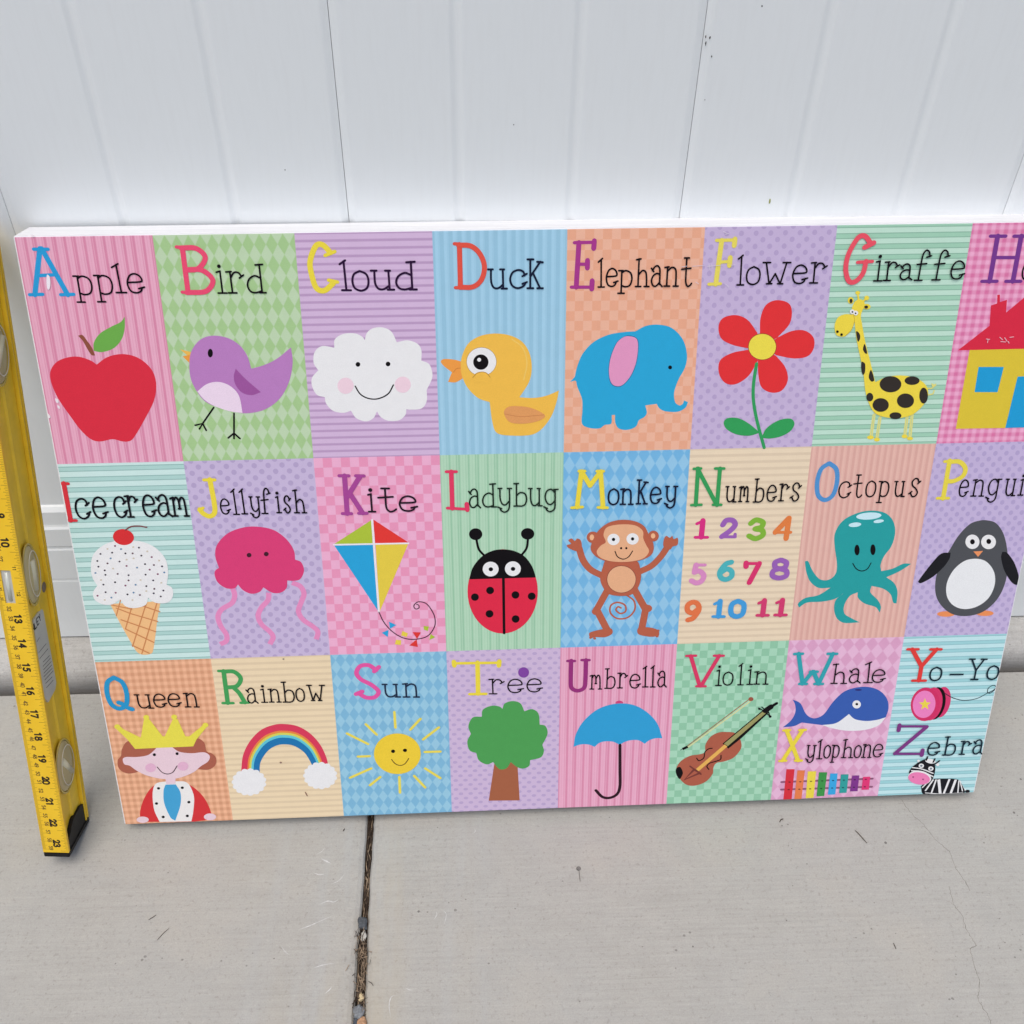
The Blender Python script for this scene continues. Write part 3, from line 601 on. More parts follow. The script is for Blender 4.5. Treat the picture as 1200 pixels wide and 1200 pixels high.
for a in [(333, 800, 51, 38), (434, 783, 35, 20), (236, 860, 16, 20), (287, 897, 38, 32), (403, 877, 40, 34), (488, 853, 20, 37), (356, 947, 28, 16)]: q.e_(GB, *a)
q.e_(GB, 148, 409, 7, 10); q.e_(GB, 219, 438, 9, 7); q.e_(WHT, 153, 460, 11); q.e_(WHT, 170, 466, 11); q.e_(BLK, 154, 461, 4); q.e_(BLK, 169, 467, 4); q.e_(BLK, 84, 553, 6); q.e_(BLK, 103, 567, 6)
q.cap('G', (224, 78, 94), 110, 235, 323, 106); q.word([('i', 250, 292, 315, 222), ('r', 297, 358, 313, 226), ('a', 372, 430, 310, 236), ('f', 440, 503, 312, 172), ('f', 522, 588, 310, 172), ('e', 608, 668, 306, 222)]); q.done()
q = Sq(7, 0, (960, 250, 4), pattern('gingham', (206, 92, 144), (232, 166, 198), 14, 27), 'pink gingham square with a red roofed house')
q.part('house_picture'); HB = (24, 150, 202)
q.p_((212, 188, 52), (705, 640), (1205, 628), (1120, 1002), (640, 1010))
q.p_((208, 36, 62), (650, 642), (798, 527), (805, 432), (834, 422), (835, 382), (847, 381), (847, 416), (880, 405), (876, 465), (1000, 362), (1270, 628))
q.p_(HB, (747, 720), (865, 720), (836, 838), (728, 838)); q.p_(HB, (930, 765), (1030, 762), (980, 1003), (872, 1006)); q.p_(HB, (1075, 714), (1175, 711), (1148, 826), (1052, 829))
q.cap('H', (112, 52, 134), 758, 945, 318, 107); q.word([('o', 945, 1010, 314, 228), ('u', 1020, 1085, 312, 228), ('s', 1100, 1145, 311, 226), ('e', 1160, 1220, 310, 225)])
for a in [((782, 588), (798, 590)), ((790, 590), (788, 605)), ((845, 580), (858, 592)), ((868, 582), (880, 600)), ((850, 600), (872, 602)), ((892, 580), (910, 578)), ((885, 600), (888, 608)), ((1000, 585), (1030, 580))]: q.part('scratch#%d' % q.n).l_((226, 170, 180), 3.5, *a, sm=False)
q.done()
# ---- row 2
K2 = 4.6154
AQ = ((158, 200, 192), (196, 224, 218), (112, 158, 152))
q = Sq(0, 1, (60, 530, K2), pattern('bands_h', AQ[0], AQ[1], 1, 20.5, .42, AQ[2]), 'aqua striped square with an ice cream cone and the words Ice cream')
q.part('ice_cream_picture'); CL = (198, 130, 80)
q.f_((236, 184, 128), (318, 820, 1), (592, 805, 1), (575, 900), (550, 1078), (515, 1095), (470, 1085), (435, 1035), (370, 920))
for a in [((375, 800), (352, 885)), ((435, 840), (402, 955)), ((512, 825), (440, 1050)), ((573, 812), (490, 1090)), ((325, 825), (436, 848)), ((430, 872), (577, 915)), ((352, 842), (438, 875)), ((500, 832), (588, 862)), ((378, 905), (566, 970)), ((402, 955), (556, 1028)), ((438, 1043), (530, 1086))]: q.l_(CL, 6, *a, sm=False)
q.f_((226, 226, 225), (215, 630), (225, 560), (270, 510), (340, 480), (420, 475), (500, 485), (570, 520), (620, 580), (633, 650), (625, 715, 1), (655, 735), (658, 780), (630, 812), (575, 815), (540, 800), (525, 785, 1), (510, 825), (450, 842), (400, 830), (375, 795, 1), (330, 822), (280, 822), (235, 795), (228, 755), (250, 720, 1), (225, 680))
sprk = [(267, 549), (330, 542), (346, 506), (378, 523), (402, 546), (441, 546), (475, 515), (488, 558), (544, 566), (322, 573), (250, 587), (305, 600), (256, 618), (370, 590), (408, 614), (465, 623), (508, 604), (556, 609), (600, 616), (290, 638), (533, 634), (240, 652), (294, 662), (360, 657), (419, 664), (511, 661), (577, 658), (612, 649), (346, 702), (419, 692), (552, 692), (283, 715), (402, 720), (457, 716), (515, 723), (558, 738), (607, 747), (295, 756), (349, 759), (446, 758), (413, 768), (480, 771), (555, 762), (593, 779), (251, 775), (326, 785), (305, 522), (444, 512), (520, 535), (446, 573), (408, 580), (335, 628), (270, 690), (484, 690), (596, 705), (440, 798), (290, 798), (515, 750), (584, 585)]
pc = [(50, 42, 62), (60, 50, 60), (120, 60, 90), (96, 130, 160), (45, 40, 50), (90, 60, 70)]
q.n += 1
for i, (a, b) in enumerate(sprk): q.e_(pc[i % 6] if i < 46 else (200, 190, 170), a, b, 6, 5, step=False, n=8)
q.e_((208, 42, 46), 391, 458, 57, 43, 8); q.l_((120, 60, 60), 7, (402, 420), (430, 402), (475, 398), (517, 405))
q.cap('I', (206, 48, 58), 76, 136, 368, 166); q.word([('c', 142, 215, 358, 250), ('e', 235, 306, 355, 242)], (16, 14, 22), .0019); q.word([('c', 350, 415, 350, 240), ('r', 415, 475, 348, 234), ('e', 505, 568, 345, 230), ('a', 583, 655, 345, 228), ('m', 662, 742, 342, 242)], (16, 14, 22), .0019); q.done()
q = Sq(1, 1, (210, 530, K2), pattern('polka', (166, 148, 188), (192, 176, 208), 9.3, 17.5, (.021, .0125)), 'purple dotted square with a pink jellyfish and the word Jellyfish')
q.part('jellyfish_picture'); TP = (220, 136, 182)
for a in [((290, 735), (300, 775), (285, 815), (230, 850), (210, 890), (225, 940), (255, 985), (255, 1020), (222, 1038)), ((485, 760), (480, 800), (445, 840), (427, 885), (445, 930), (490, 970), (508, 1000), (490, 1038)), ((610, 705), (655, 725), (675, 765), (660, 810), (645, 860), (670, 905), (720, 940), (750, 970), (742, 1012))]: q.l_(TP, 27, *a, caps=False)
q.f_((210, 58, 112), (215, 625, 1), (195, 560), (205, 500), (260, 440), (340, 408), (420, 402), (510, 420), (580, 470), (620, 530), (627, 580, 1), (660, 595), (675, 640), (655, 685), (620, 695), (585, 693, 1), (580, 735), (545, 760), (500, 758), (455, 730, 1), (435, 755), (390, 765), (345, 745), (318, 715, 1), (300, 735), (255, 735), (210, 705), (192, 665), (195, 640))
q.e_((60, 15, 35), 378, 556, 13, 12); q.e_((60, 15, 35), 471, 550, 13, 12)
q.cap('J', YEL, 112, 218, 350, 142, .0046); q.word([('e', 228, 275, 333, 252), ('l', 292, 326, 335, 202), ('l', 336, 370, 332, 202), ('y', 388, 442, 322, 240), ('f', 447, 500, 330, 194), ('i', 527, 554, 325, 238), ('s', 570, 608, 325, 235), ('h', 625, 686, 325, 202)]); q.done()
q = Sq(2, 1, (360, 520, K2), pattern('checker', (224, 134, 170), (230, 168, 198), 14, 22), 'pink checked square with a four coloured kite and the word Kite')
q.part('kite_picture')
q.p_((166, 188, 54), (347, 413), (354, 540), (145, 543)); q.p_((34, 156, 206), (145, 548), (358, 545), (384, 905)); q.p_((218, 52, 46), (358, 410), (547, 533), (368, 538)); q.p_((220, 196, 66), (370, 545), (547, 540), (392, 908))
q.l_((228, 222, 226), 11, (351, 412), (388, 910), sm=False); q.l_((228, 222, 226), 9, (143, 546), (548, 538), sm=False)
q.l_((50, 20, 40), 5, (388, 910), (415, 965), (460, 1015), (520, 1050), (585, 1057), (650, 1040), (688, 990), (690, 940), (670, 895), (640, 862), (600, 855), (577, 875), (586, 893), (604, 888), (603, 873), (592, 868))
for c, a in [((34, 156, 206), ((442, 962), (482, 980), (448, 1000))), ((34, 156, 206), ((403, 1022), (440, 1006), (436, 1045))), ((222, 200, 70), ((515, 1012), (545, 1025), (538, 1045), (508, 1036))), ((222, 200, 70), ((480, 1060), (508, 1062), (506, 1088), (474, 1084))), ((214, 50, 46), ((570, 1018), (615, 1020), (594, 1055))), ((214, 50, 46), ((592, 1057), (598, 1098), (552, 1090))), ((166, 188, 54), ((630, 985), (658, 988), (652, 1012), (632, 1005))), ((166, 188, 54), ((668, 1028), (692, 1045), (660, 1060)))]: q.p_(c, *a)
q.cap('K', (160, 66, 142), 188, 318, 377, 172, .0046); q.word([('i', 330, 370, 366, 270), ('t', 388, 482, 365, 240), ('e', 500, 588, 362, 282)], (36, 22, 34), .0018); q.done()
q = Sq(3, 1, (500, 520, K2), pattern('stripes_multi', (136, 186, 150), (172, 208, 178), 13, 1, .2), 'green striped square with a red ladybug and the word Ladybug')
q.part('ladybug_picture')
q.l_(BLK, 12, (315, 608), (282, 570), (268, 512)); q.l_(BLK, 12, (510, 606), (540, 565), (548, 512)); q.e_(BLK, 265, 489, 36, 32); q.e_(BLK, 546, 487, 36, 31)
q.e_((214, 36, 66), 411, 798, 190, 228, n=48)
q.f_(BLK, (230, 733, 1), (250, 668), (300, 608), (358, 578), (415, 571), (475, 580), (530, 610), (570, 663), (591, 723, 1)); q.l_(BLK, 14, (415, 726), (419, 1024), sm=False)
for a in [(261, 829), (343, 793), (480, 817), (568, 824), (340, 919), (481, 947)]: q.e_(BLK, a[0], a[1], 21, 20)
for a in [(346, 677), (466, 675)]: q.e_(WHT, a[0], a[1], 43, 40); q.e_(BLK, a[0]+1, a[1]+1, 12, 11)
q.cap('L', (216, 54, 92), 112, 220, 353, 150); q.word([('a', 230, 290, 345, 244), ('d', 302, 370, 340, 215), ('y', 388, 458, 333, 240), ('b', 472, 540, 335, 213), ('u', 552, 618, 333, 240), ('g', 638, 705, 330, 244)], (24, 40, 30)); q.done()
q = Sq(4, 1, (640, 520, K2), pattern('argyle', (96, 168, 214), (140, 192, 222), 11, 11.2), 'blue argyle square with a brown monkey and the word Monkey')
q.part('monkey_picture'); MB_ = (176, 92, 66); ML = (222, 168, 128); MD = (120, 60, 50)
q.l_(MB_, 9, (430, 815), (475, 850), (478, 900), (440, 940), (385, 945), (348, 915), (350, 875), (385, 858), (425, 872), (430, 905), (402, 918), (378, 900), (388, 882), (405, 888))
for a in [((300, 712), (240, 680), (200, 630), (178, 565)), ((510, 690), (570, 660), (620, 610), (655, 560))]: q.l_(MB_, 34, *a)
for a in [((330, 795), (272, 900)), ((272, 895), (332, 1010)), ((478, 790), (535, 890)), ((540, 885), (515, 1010))]: q.l_(MB_, 36, *a, sm=False)
q.e_(MB_, 268, 907, 21, 19); q.e_(MB_, 552, 890, 21, 19)
q.f_(MB_, (235, 1022), (300, 1003), (350, 998), (358, 1025), (320, 1045), (265, 1045), (240, 1050)); q.f_(MB_, (500, 995), (560, 993), (605, 1008), (610, 1035), (590, 1042), (550, 1042), (498, 1028))
q.f_(MB_, (160, 580), (120, 562), (112, 548), (135, 540), (120, 522), (138, 512), (155, 525), (168, 512), (187, 522), (193, 550), (190, 578)); q.f_(MB_, (635, 555), (637, 515), (650, 498), (668, 508), (682, 498), (690, 515), (710, 508), (714, 528), (708, 548), (685, 555), (668, 572))
for a in [(240, 1048, 7, 6), (262, 1052, 8, 6), (606, 1010, 7, 6), (600, 1040, 8, 6)]: q.e_(MB_, *a)
q.f_(MB_, (330, 625), (305, 670), (292, 730), (310, 780), (340, 812), (400, 822), (460, 815), (495, 780), (512, 730), (510, 680), (485, 630))
q.e_(MD, 407, 732, 80, 75); q.e_(ML, 407, 732, 77, 72)
q.e_(MB_, 253, 505, 34, 31); q.e_(MB_, 580, 498, 29, 29); q.e_((240, 176, 132), 247, 505, 12, 16); q.e_((240, 176, 132), 578, 497, 12, 14)
q.f_(MB_, (410, 410), (480, 418), (530, 445), (555, 490), (580, 540), (575, 590), (535, 620), (470, 636), (400, 640), (320, 632), (265, 605), (240, 565), (255, 515), (285, 465), (340, 425))
q.f_(ML, (310, 490), (330, 450), (400, 435), (480, 440), (522, 470), (525, 510), (540, 545), (556, 580), (530, 615), (480, 632), (410, 638), (340, 632), (290, 612), (273, 582), (295, 550), (322, 530))
for a in [(364, 516), (467, 513)]: q.e_(WHT, a[0], a[1], 33, 31); q.e_(BLK, a[0], a[1], 9)
q.e_(BLK, 405, 563, 6); q.e_(BLK, 433, 563, 6); q.l_(BLK, 5, (372, 580), (385, 608), (415, 622), (445, 610), (467, 578))
q.cap('M', YEL, 138, 330, 346, 142, .0044); q.word([('o', 335, 390, 327, 242), ('n', 402, 465, 325, 242), ('k', 487, 540, 322, 194), ('e', 560, 615, 320, 233), ('y', 642, 703, 312, 228)], (20, 26, 50), .0017); q.done()
q = Sq(5, 1, (780, 520, K2), pattern('stripes_h', (211, 190, 160), (226, 207, 177), 1, 30, .4), 'cream square with coloured numbers one to eleven and the word Numbers')
w_ = .0050
for ch, c, a in [('1', (208, 42, 122), (152, 230, 508, 416)), ('2', (148, 92, 172), (295, 380, 508, 412)), ('3', (124, 174, 54), (442, 530, 515, 410)), ('4', (218, 122, 62), (585, 672, 512, 400)), ('5', (208, 134, 184), (134, 212, 754, 652)), ('6', (72, 172, 178), (280, 364, 733, 636)), ('7', (208, 46, 104), (420, 500, 750, 644)), ('8', (146, 92, 172), (570, 656, 725, 628)), ('9', (218, 112, 66), (104, 184, 956, 856)), ('1', (62, 150, 208), (248, 320, 935, 850)), ('0', (62, 150, 208), (345, 422, 933, 850)), ('1', (202, 56, 106), (486, 558, 928, 846)), ('1', (202, 56, 106), (582, 655, 926, 844))]:
    q.part('number_figure#%d' % q.n)
    for g in DIG[ch]:
        thin = g[0] == 'L' and abs(g[1][0][1]-g[1][1][1]) < .16
        q.glyph([g], c, w_*(.62 if thin else 1.05), *a)
q.cap('N', (48, 150, 82), 138, 300, 330, 132, .0038); q.word([('u', 320, 375, 312, 230), ('m', 395, 445, 310, 230), ('b', 473, 525, 312, 188), ('e', 543, 590, 308, 222), ('r', 608, 655, 305, 215), ('s', 672, 722, 305, 210)]); q.done()
q = Sq(6, 1, (920, 510, K2), pattern('stripes_v', (208, 154, 142), (222, 178, 164), 20, 1, .45), 'salmon striped square with a teal octopus and the word Octopus')
q.part('octopus_picture')
q.f_((32, 152, 152), (268, 600), (270, 530), (310, 465), (380, 425), (460, 408), (540, 420), (585, 465), (595, 530), (575, 600), (535, 655), (517, 700), (520, 735, 1), (580, 722), (640, 695), (683, 695, 1), (620, 735), (548, 768, 1), (590, 800), (608, 845), (603, 910, 1), (585, 905), (570, 860), (530, 830), (468, 815, 1), (462, 850), (500, 890), (518, 925), (512, 960, 1), (490, 930), (430, 910), (395, 880), (392, 850, 1), (350, 870), (320, 920), (322, 965), (360, 990), (403, 1012, 1), (320, 1015), (280, 990), (265, 940), (275, 890), (318, 853, 1), (270, 885), (200, 900), (120, 905), (75, 932, 1), (70, 910), (110, 880), (180, 865), (245, 825, 1), (180, 825), (135, 790), (115, 740), (107, 682, 1), (125, 682), (150, 735), (190, 780), (240, 780), (275, 745), (280, 690))
q.e_((194, 226, 236), 453, 437, 68, 19, -4); q.e_((194, 226, 236), 378, 484, 34, 12, -6); q.e_((194, 226, 236), 506, 465, 28, 9, -8); q.e_(BLK, 389, 621, 14, 29); q.e_(BLK, 475, 619, 14, 29)
q.l_(BLK, 5, (366, 693), (385, 722), (415, 734), (445, 722), (465, 690))
q.cap('O', (76, 140, 196), 162, 268, 350, 152, .0042); q.word([('c', 285, 347, 338, 252), ('t', 362, 412, 335, 215), ('o', 432, 483, 332, 247), ('p', 500, 553, 332, 250), ('u', 583, 638, 330, 250), ('s', 668, 718, 330, 234)]); q.done()
q = Sq(7, 1, (1050, 510, K2), pattern('polka', (164, 148, 192), (188, 172, 208), 10, 18.5, (.02, .012)), 'purple dotted square with a grey penguin and the word Penguin')
q.part('penguin_picture'); PG = (74, 76, 80); PB = (28, 28, 32)
q.e_((226, 138, 84), 270, 967, 48, 15); q.e_((226, 138, 84), 480, 963, 48, 15)
q.f_(PG, (490, 460), (540, 475), (580, 530), (600, 610), (605, 700), (590, 800), (545, 890), (470, 955), (380, 978), (300, 965), (240, 915), (213, 850), (218, 760), (250, 690), (290, 620), (340, 540), (400, 480), (450, 462))
q.f_(PB, (295, 635, 1), (245, 640), (195, 690), (120, 790), (135, 800), (200, 765), (260, 710), (290, 665)); q.f_(PB, (575, 630, 1), (600, 635), (640, 690), (665, 770), (655, 808), (625, 795), (585, 730), (568, 660))
q.f_((224, 226, 226), (435, 668), (490, 685), (530, 740), (533, 810), (500, 880), (440, 925), (370, 940), (310, 920), (275, 870), (275, 800), (310, 730), (370, 680))
q.e_(WHT, 413, 576, 38, 39); q.e_(WHT, 500, 577, 40, 39); q.e_(BLK, 413, 576, 13, 14); q.e_(BLK, 501, 574, 13, 14); q.p_((226, 142, 92), (418, 628), (470, 625), (443, 657))
q.cap('P', (222, 206, 70), 222, 345, 342, 138, .0044); q.word([('e', 335, 380, 330, 242), ('n', 405, 468, 328, 240), ('g', 490, 550, 325, 237), ('u', 580, 635, 325, 237), ('i', 655, 685, 322, 237), ('n', 700, 760, 322, 236)]); q.done()
# ---- row 3
K3 = 5.4545
q = Sq(0, 2, (100, 760, K3), pattern('gingham', (200, 136, 98), (238, 178, 140), 16.5, 26), 'orange gingham square with a crowned queen and the word Queen')
q.part('queen_picture'); HR = (164, 92, 72); FC = (224, 198, 206); RB = (204, 48, 52); CR = (222, 212, 74)
q.f_(RB, (355, 1108, 1), (350, 1040), (380, 950), (440, 875), (540, 850), (660, 870), (740, 930), (790, 1010), (800, 1085), (700, 1106, 1))
q.f_((228, 226, 222), (430, 930), (445, 870), (490, 852), (590, 848), (640, 852), (670, 880), (695, 950), (690, 1040), (678, 1104, 1), (475, 1108, 1), (440, 1030))
q.f_((64, 156, 202), (512, 870, 1), (578, 868, 1), (608, 920), (608, 1000), (575, 1100, 1), (545, 1080), (505, 990), (500, 910))
for a in [(468, 893), (455, 990), (498, 1076), (620, 889), (662, 981), (652, 1069)]: q.e_(BLK, a[0], a[1], 10, 8)
q.e_(FC, 367, 1093, 39, 20); q.e_(FC, 797, 1075, 39, 22); q.p_((224, 196, 206), (510, 815), (578, 815), (575, 862), (518, 866))
q.f_(HR, (275, 590), (235, 640), (228, 685), (207, 715), (215, 765), (260, 795), (320, 792), (400, 760), (600, 760), (740, 772), (790, 772), (830, 745), (836, 700), (810, 670), (775, 655), (760, 600), (715, 572), (500, 560))
q.f_(FC, (240, 705), (262, 692), (330, 692), (400, 680), (445, 645), (460, 625, 1), (550, 625, 1), (600, 658), (680, 668), (760, 662), (795, 685), (785, 720), (740, 750), (690, 790), (600, 825), (500, 832), (400, 812), (330, 780), (285, 748), (250, 738))
q.p_(CR, (318, 640), (690, 624), (712, 578), (778, 498), (760, 482), (665, 560), (640, 560), (590, 450), (560, 450), (508, 560), (495, 560), (405, 445), (375, 450), (355, 568), (245, 515), (212, 486), (190, 505), (270, 580))
for a in [(205, 498), (390, 438), (568, 436), (768, 488)]: q.e_(CR, a[0], a[1], 19, 15)
q.e_(BLK, 442, 677, 10, 9); q.e_(BLK, 587, 670, 10, 9); q.e_((218, 172, 196), 418, 760, 34, 28); q.e_((218, 172, 196), 625, 750, 34, 28); q.l_((60, 35, 45), 5, (460, 755), (490, 788), (525, 800), (560, 788), (587, 748))
q.cap('Q', (34, 144, 194), 158, 282, 382, 182, .0046); q.word([('u', 330, 430, 378, 293), ('e', 443, 517, 372, 288), ('e', 535, 610, 368, 285), ('n', 642, 725, 370, 282)]); q.done()
q = Sq(1, 2, (240, 760, K3), pattern('stripes_h', (214, 191, 154), (228, 207, 170), 1, 28, .4), 'cream square with a rainbow between two clouds and the word Rainbow')
q.part('rainbow_picture')
oo = spline([(232, 785), (245, 680), (290, 590), (360, 520), (440, 488), (505, 482), (590, 495), (670, 540), (735, 610), (775, 690), (790, 750)], sub=6)
ii = spline([(350, 795), (355, 730), (385, 675), (422, 638), (470, 616), (515, 612), (560, 618), (602, 638), (640, 668), (668, 710), (688, 750)], sub=6)
for a, b, c in [(0, .33, (208, 54, 84)), (.33, .43, (226, 132, 64)), (.43, .54, (206, 204, 84)), (.54, .67, (92, 192, 204)), (.67, 1, (22, 112, 168))]:
    q.strip(c, [q.cv(o*(1-a)+i*a) for o, i in zip(oo, ii)], [q.cv(o*(1-b)+i*b) for o, i in zip(oo, ii)])
q.poly(WHT, [q.cv(p) for p in scal(283, 853, 112, 88, 15, .1)]); q.poly(WHT, [q.cv(p) for p in scal(738, 812, 110, 88, 15, .1)])
q.cap('R', (62, 152, 82), 115, 275, 348, 142, .0044); q.word([('a', 275, 340, 348, 252), ('i', 362, 402, 342, 258), ('n', 415, 485, 340, 257), ('b', 502, 575, 340, 212), ('o', 588, 640, 335, 252), ('w', 660, 768, 330, 232)])
q.part('paint_chip#%d' % q.n).l_((120, 80, 70), 5, (643, 915), (655, 938), sm=False); q.part('paint_chip#%d' % q.n).e_((110, 100, 95), 503, 64, 6, 4); q.part('paint_chip#%d' % q.n).e_((130, 100, 90), 486, 725, 7, 5); q.done()
q = Sq(2, 2, (380, 750, K3), pattern('argyle', (108, 170, 204), (144, 194, 216), 12, 12.4), 'blue argyle square with a smiling yellow sun and the word Sun')
q.part('sun_picture'); SY = (226, 210, 84)
for a in [((448, 460), (455, 560)), ((265, 538), (335, 605)), ((145, 597), (280, 665)), ((215, 745), (290, 742)), ((165, 880), (300, 820)), ((292, 928), (358, 875)), ((480, 875), (484, 975)), ((575, 868), (645, 942)), ((645, 820), (742, 882)), ((642, 715), (742, 712)), ((632, 635), (732, 558)), ((550, 572), (615, 503))]: q.l_(SY, 16, *a, sm=False)
q.e_((230, 198, 54), 467, 726, 150, 130, n=40); q.e_(BLK, 440, 710, 13, 11); q.e_(BLK, 516, 704, 13, 11); q.l_((60, 40, 20), 5, (430, 762), (455, 790), (485, 800), (515, 790), (540, 756))
q.cap('S', (220, 82, 154), 205, 362, 370, 155, .0044); q.word([('u', 378, 478, 362, 282), ('n', 508, 603, 362, 277)], (20, 34, 62), .0017); q.done()
q = Sq(3, 2, (510, 750, K3), pattern('polka', (172, 150, 192), (198, 176, 206), 11, 17, (.021, .009)), 'purple dotted square with a green tree and the word Tree')
q.part('tree_picture')
q.p_((158, 92, 62), (380, 775), (525, 775), (540, 1025), (342, 1027))
q.f_((72, 152, 78), (430, 440, 1), (445, 405), (495, 390), (545, 405), (570, 455, 1), (620, 442), (660, 470), (668, 540, 1), (705, 550), (718, 600), (685, 670, 1), (695, 710), (675, 750), (607, 768, 1), (600, 805), (560, 822), (520, 810), (483, 780, 1), (455, 820), (410, 825), (370, 780, 1), (330, 795), (280, 770), (262, 722, 1), (220, 705), (205, 650), (228, 600, 1), (212, 550), (240, 495), (298, 490, 1), (305, 445), (360, 420), (410, 425))
q.cap('T', YEL, 125, 412, 348, 138, .0046); q.word([('r', 345, 432, 343, 250), ('e', 463, 555, 335, 250), ('e', 585, 676, 330, 247)]); q.part('purple_dot'); q.e_((122, 62, 152), 565, 206, 35, 33)
q.done()
q = Sq(4, 2, (640, 745, K3), pattern('stripes_multi', (208, 122, 154), (226, 166, 190), 13.5, 1, .26), 'pink striped square with a blue umbrella and the word Umbrella')
q.part('umbrella_picture')
q.e_((196, 64, 116), 468, 430, 25, 15)
q.f_((42, 152, 202), (175, 710, 1), (190, 630), (240, 545), (330, 470), (440, 435), (550, 440), (640, 485), (710, 560), (743, 655, 1), (700, 655), (660, 668), (630, 690, 1), (590, 668), (540, 668), (500, 680), (470, 698, 1), (430, 678), (380, 675), (340, 685), (310, 710, 1), (270, 695), (220, 695))
q.l_((44, 22, 32), 18, (472, 698), (472, 860), (472, 960), (455, 1010), (410, 1035), (360, 1030), (318, 988))
q.cap('U', (144, 42, 114), 133, 268, 353, 155, .0044); q.word([('m', 283, 350, 340, 252), ('b', 375, 438, 335, 210), ('r', 455, 510, 332, 237), ('e', 532, 595, 332, 245), ('l', 612, 650, 325, 197), ('l', 662, 695, 325, 194), ('a', 710, 766, 325, 224)]); q.done()
q = Sq(5, 2, (770, 740, K3), pattern('checker', (128, 186, 150), (160, 208, 178), 14.4, 23), 'green checked square with a violin and bow and the word Violin')
q.part('violin_picture')
q.l_((150, 106, 66), 6, (600, 425), (185, 738), sm=False); q.l_((216, 208, 146), 7, (594, 448), (195, 742), sm=False); q.e_((150, 80, 60), 600, 432, 16, 13); q.l_(BLK, 17, (162, 752), (196, 736), sm=False, caps=False); q.l_(BLK, 4, (150, 757), (165, 750), sm=False)
q.f_((166, 88, 66), (440, 642), (500, 650), (535, 700), (535, 750), (490, 805), (430, 830), (380, 840), (360, 870), (355, 910), (310, 960), (240, 985), (180, 975), (135, 925), (122, 880), (150, 830), (210, 795), (270, 785), (305, 770), (310, 720), (345, 670), (395, 645))
q.f_(BLK, (130, 868), (150, 868), (165, 905), (145, 942), (125, 918), (119, 885))
q.p_(BLK, (418, 716), (685, 495), (712, 520), (540, 680), (455, 748)); q.p_((150, 146, 92), (428, 716), (688, 500), (704, 514), (452, 732))
q.l_((222, 172, 84), 23, (257, 885), (440, 728), sm=False, caps=False); q.p_((112, 52, 46), (168, 952), (235, 872), (285, 905)); q.p_((166, 88, 66), (182, 940), (238, 890), (262, 902)); q.l_((112, 52, 46), 9, (210, 860), (280, 912), sm=False)
q.l_(BLK, 34, (692, 505), (728, 480), sm=False); q.l_(BLK, 18, (728, 480), (764, 458), sm=False)
for a in [((648, 488), (692, 512)), ((668, 482), (700, 505)), ((695, 520), (728, 545)), ((712, 512), (720, 540))]: q.l_(BLK, 6, *a, sm=False)
q.e_(BLK, 654, 493, 8, 7); q.e_(BLK, 722, 542, 9, 8)
q.l_(BLK, 6, (252, 808), (268, 824), (298, 806), (305, 770), (330, 748), (352, 745)); q.l_(BLK, 6, (408, 790), (405, 815), (375, 828), (335, 840), (318, 860), (330, 880))
q.cap('V', (208, 52, 94), 172, 408, 350, 153, .0040); q.word([('i', 370, 410, 343, 245), ('o', 418, 480, 340, 257), ('l', 510, 548, 338, 207), ('i', 570, 608, 335, 242), ('n', 618, 703, 333, 254)]); q.done()
q = Sq(6, 2, (890, 740, K3), pattern('argyle', (208, 146, 182), (222, 176, 204), 9.6, 11.4), 'pink argyle square with a blue whale and a xylophone')
q.part('whale_picture')
q.f_((50, 88, 166), (212, 435, 1), (262, 460), (300, 530), (350, 555), (410, 530), (470, 450), (540, 385), (620, 358), (700, 355), (770, 380), (815, 430), (825, 490), (808, 548, 1), (750, 590), (620, 610), (480, 605), (400, 598), (270, 582, 1), (220, 605), (150, 612, 1), (200, 570), (228, 520), (228, 470))
q.f_((224, 225, 226), (400, 598, 1), (490, 585), (572, 528, 1), (610, 560), (680, 572), (750, 565), (808, 548, 1), (760, 600), (680, 628), (570, 635), (470, 620)); q.e_(WHT, 621, 466, 27, 26); q.e_(BLK, 622, 464, 9, 8); q.e_((40, 40, 110), 632, 373, 22, 6)
q.part('xylophone_picture')
for a in [((140, 962), (722, 940)), ((138, 1010), (718, 992))]: q.l_((134, 84, 112), 13, *a, sm=False)
XB = [((206, 42, 56), (172, 880, 224, 880, 205, 1075, 152, 1076)), ((222, 122, 72), (242, 887, 290, 887, 268, 1070, 222, 1071)), ((226, 208, 70), (308, 893, 362, 892, 345, 1062, 295, 1065)), ((56, 142, 68), (380, 899, 432, 899, 413, 1050, 364, 1052)), ((52, 160, 214), (452, 906, 499, 906, 484, 1040, 436, 1042)), ((44, 152, 148), (520, 912, 569, 911, 556, 1029, 508, 1031)), ((122, 48, 132), (591, 919, 637, 918, 626, 1018, 578, 1020)), ((216, 52, 112), (661, 928, 707, 926, 698, 1008, 651, 1010))]
for c, a in XB:
    q.p_(c, *[(a[i], a[i+1]) for i in range(0, 8, 2)])
    for k in (0, 1):
        q.e_(tuple(int(v*.5) for v in c), (a[0]+a[2])/2-6-k*6, (962-(a[0]-172)*.04) if k == 0 else (1010-(a[0]-172)*.04), 8, 4, n=8)
q.cap('W', (44, 156, 166), 198, 468, 336, 140, .0044)
q.cap('X', YEL, 126, 268, 826, 626, .0044)
q.word([('h', 455, 548, 328, 205), ('a', 566, 640, 325, 235), ('l', 656, 718, 322, 195), ('e', 712, 790, 320, 240)])
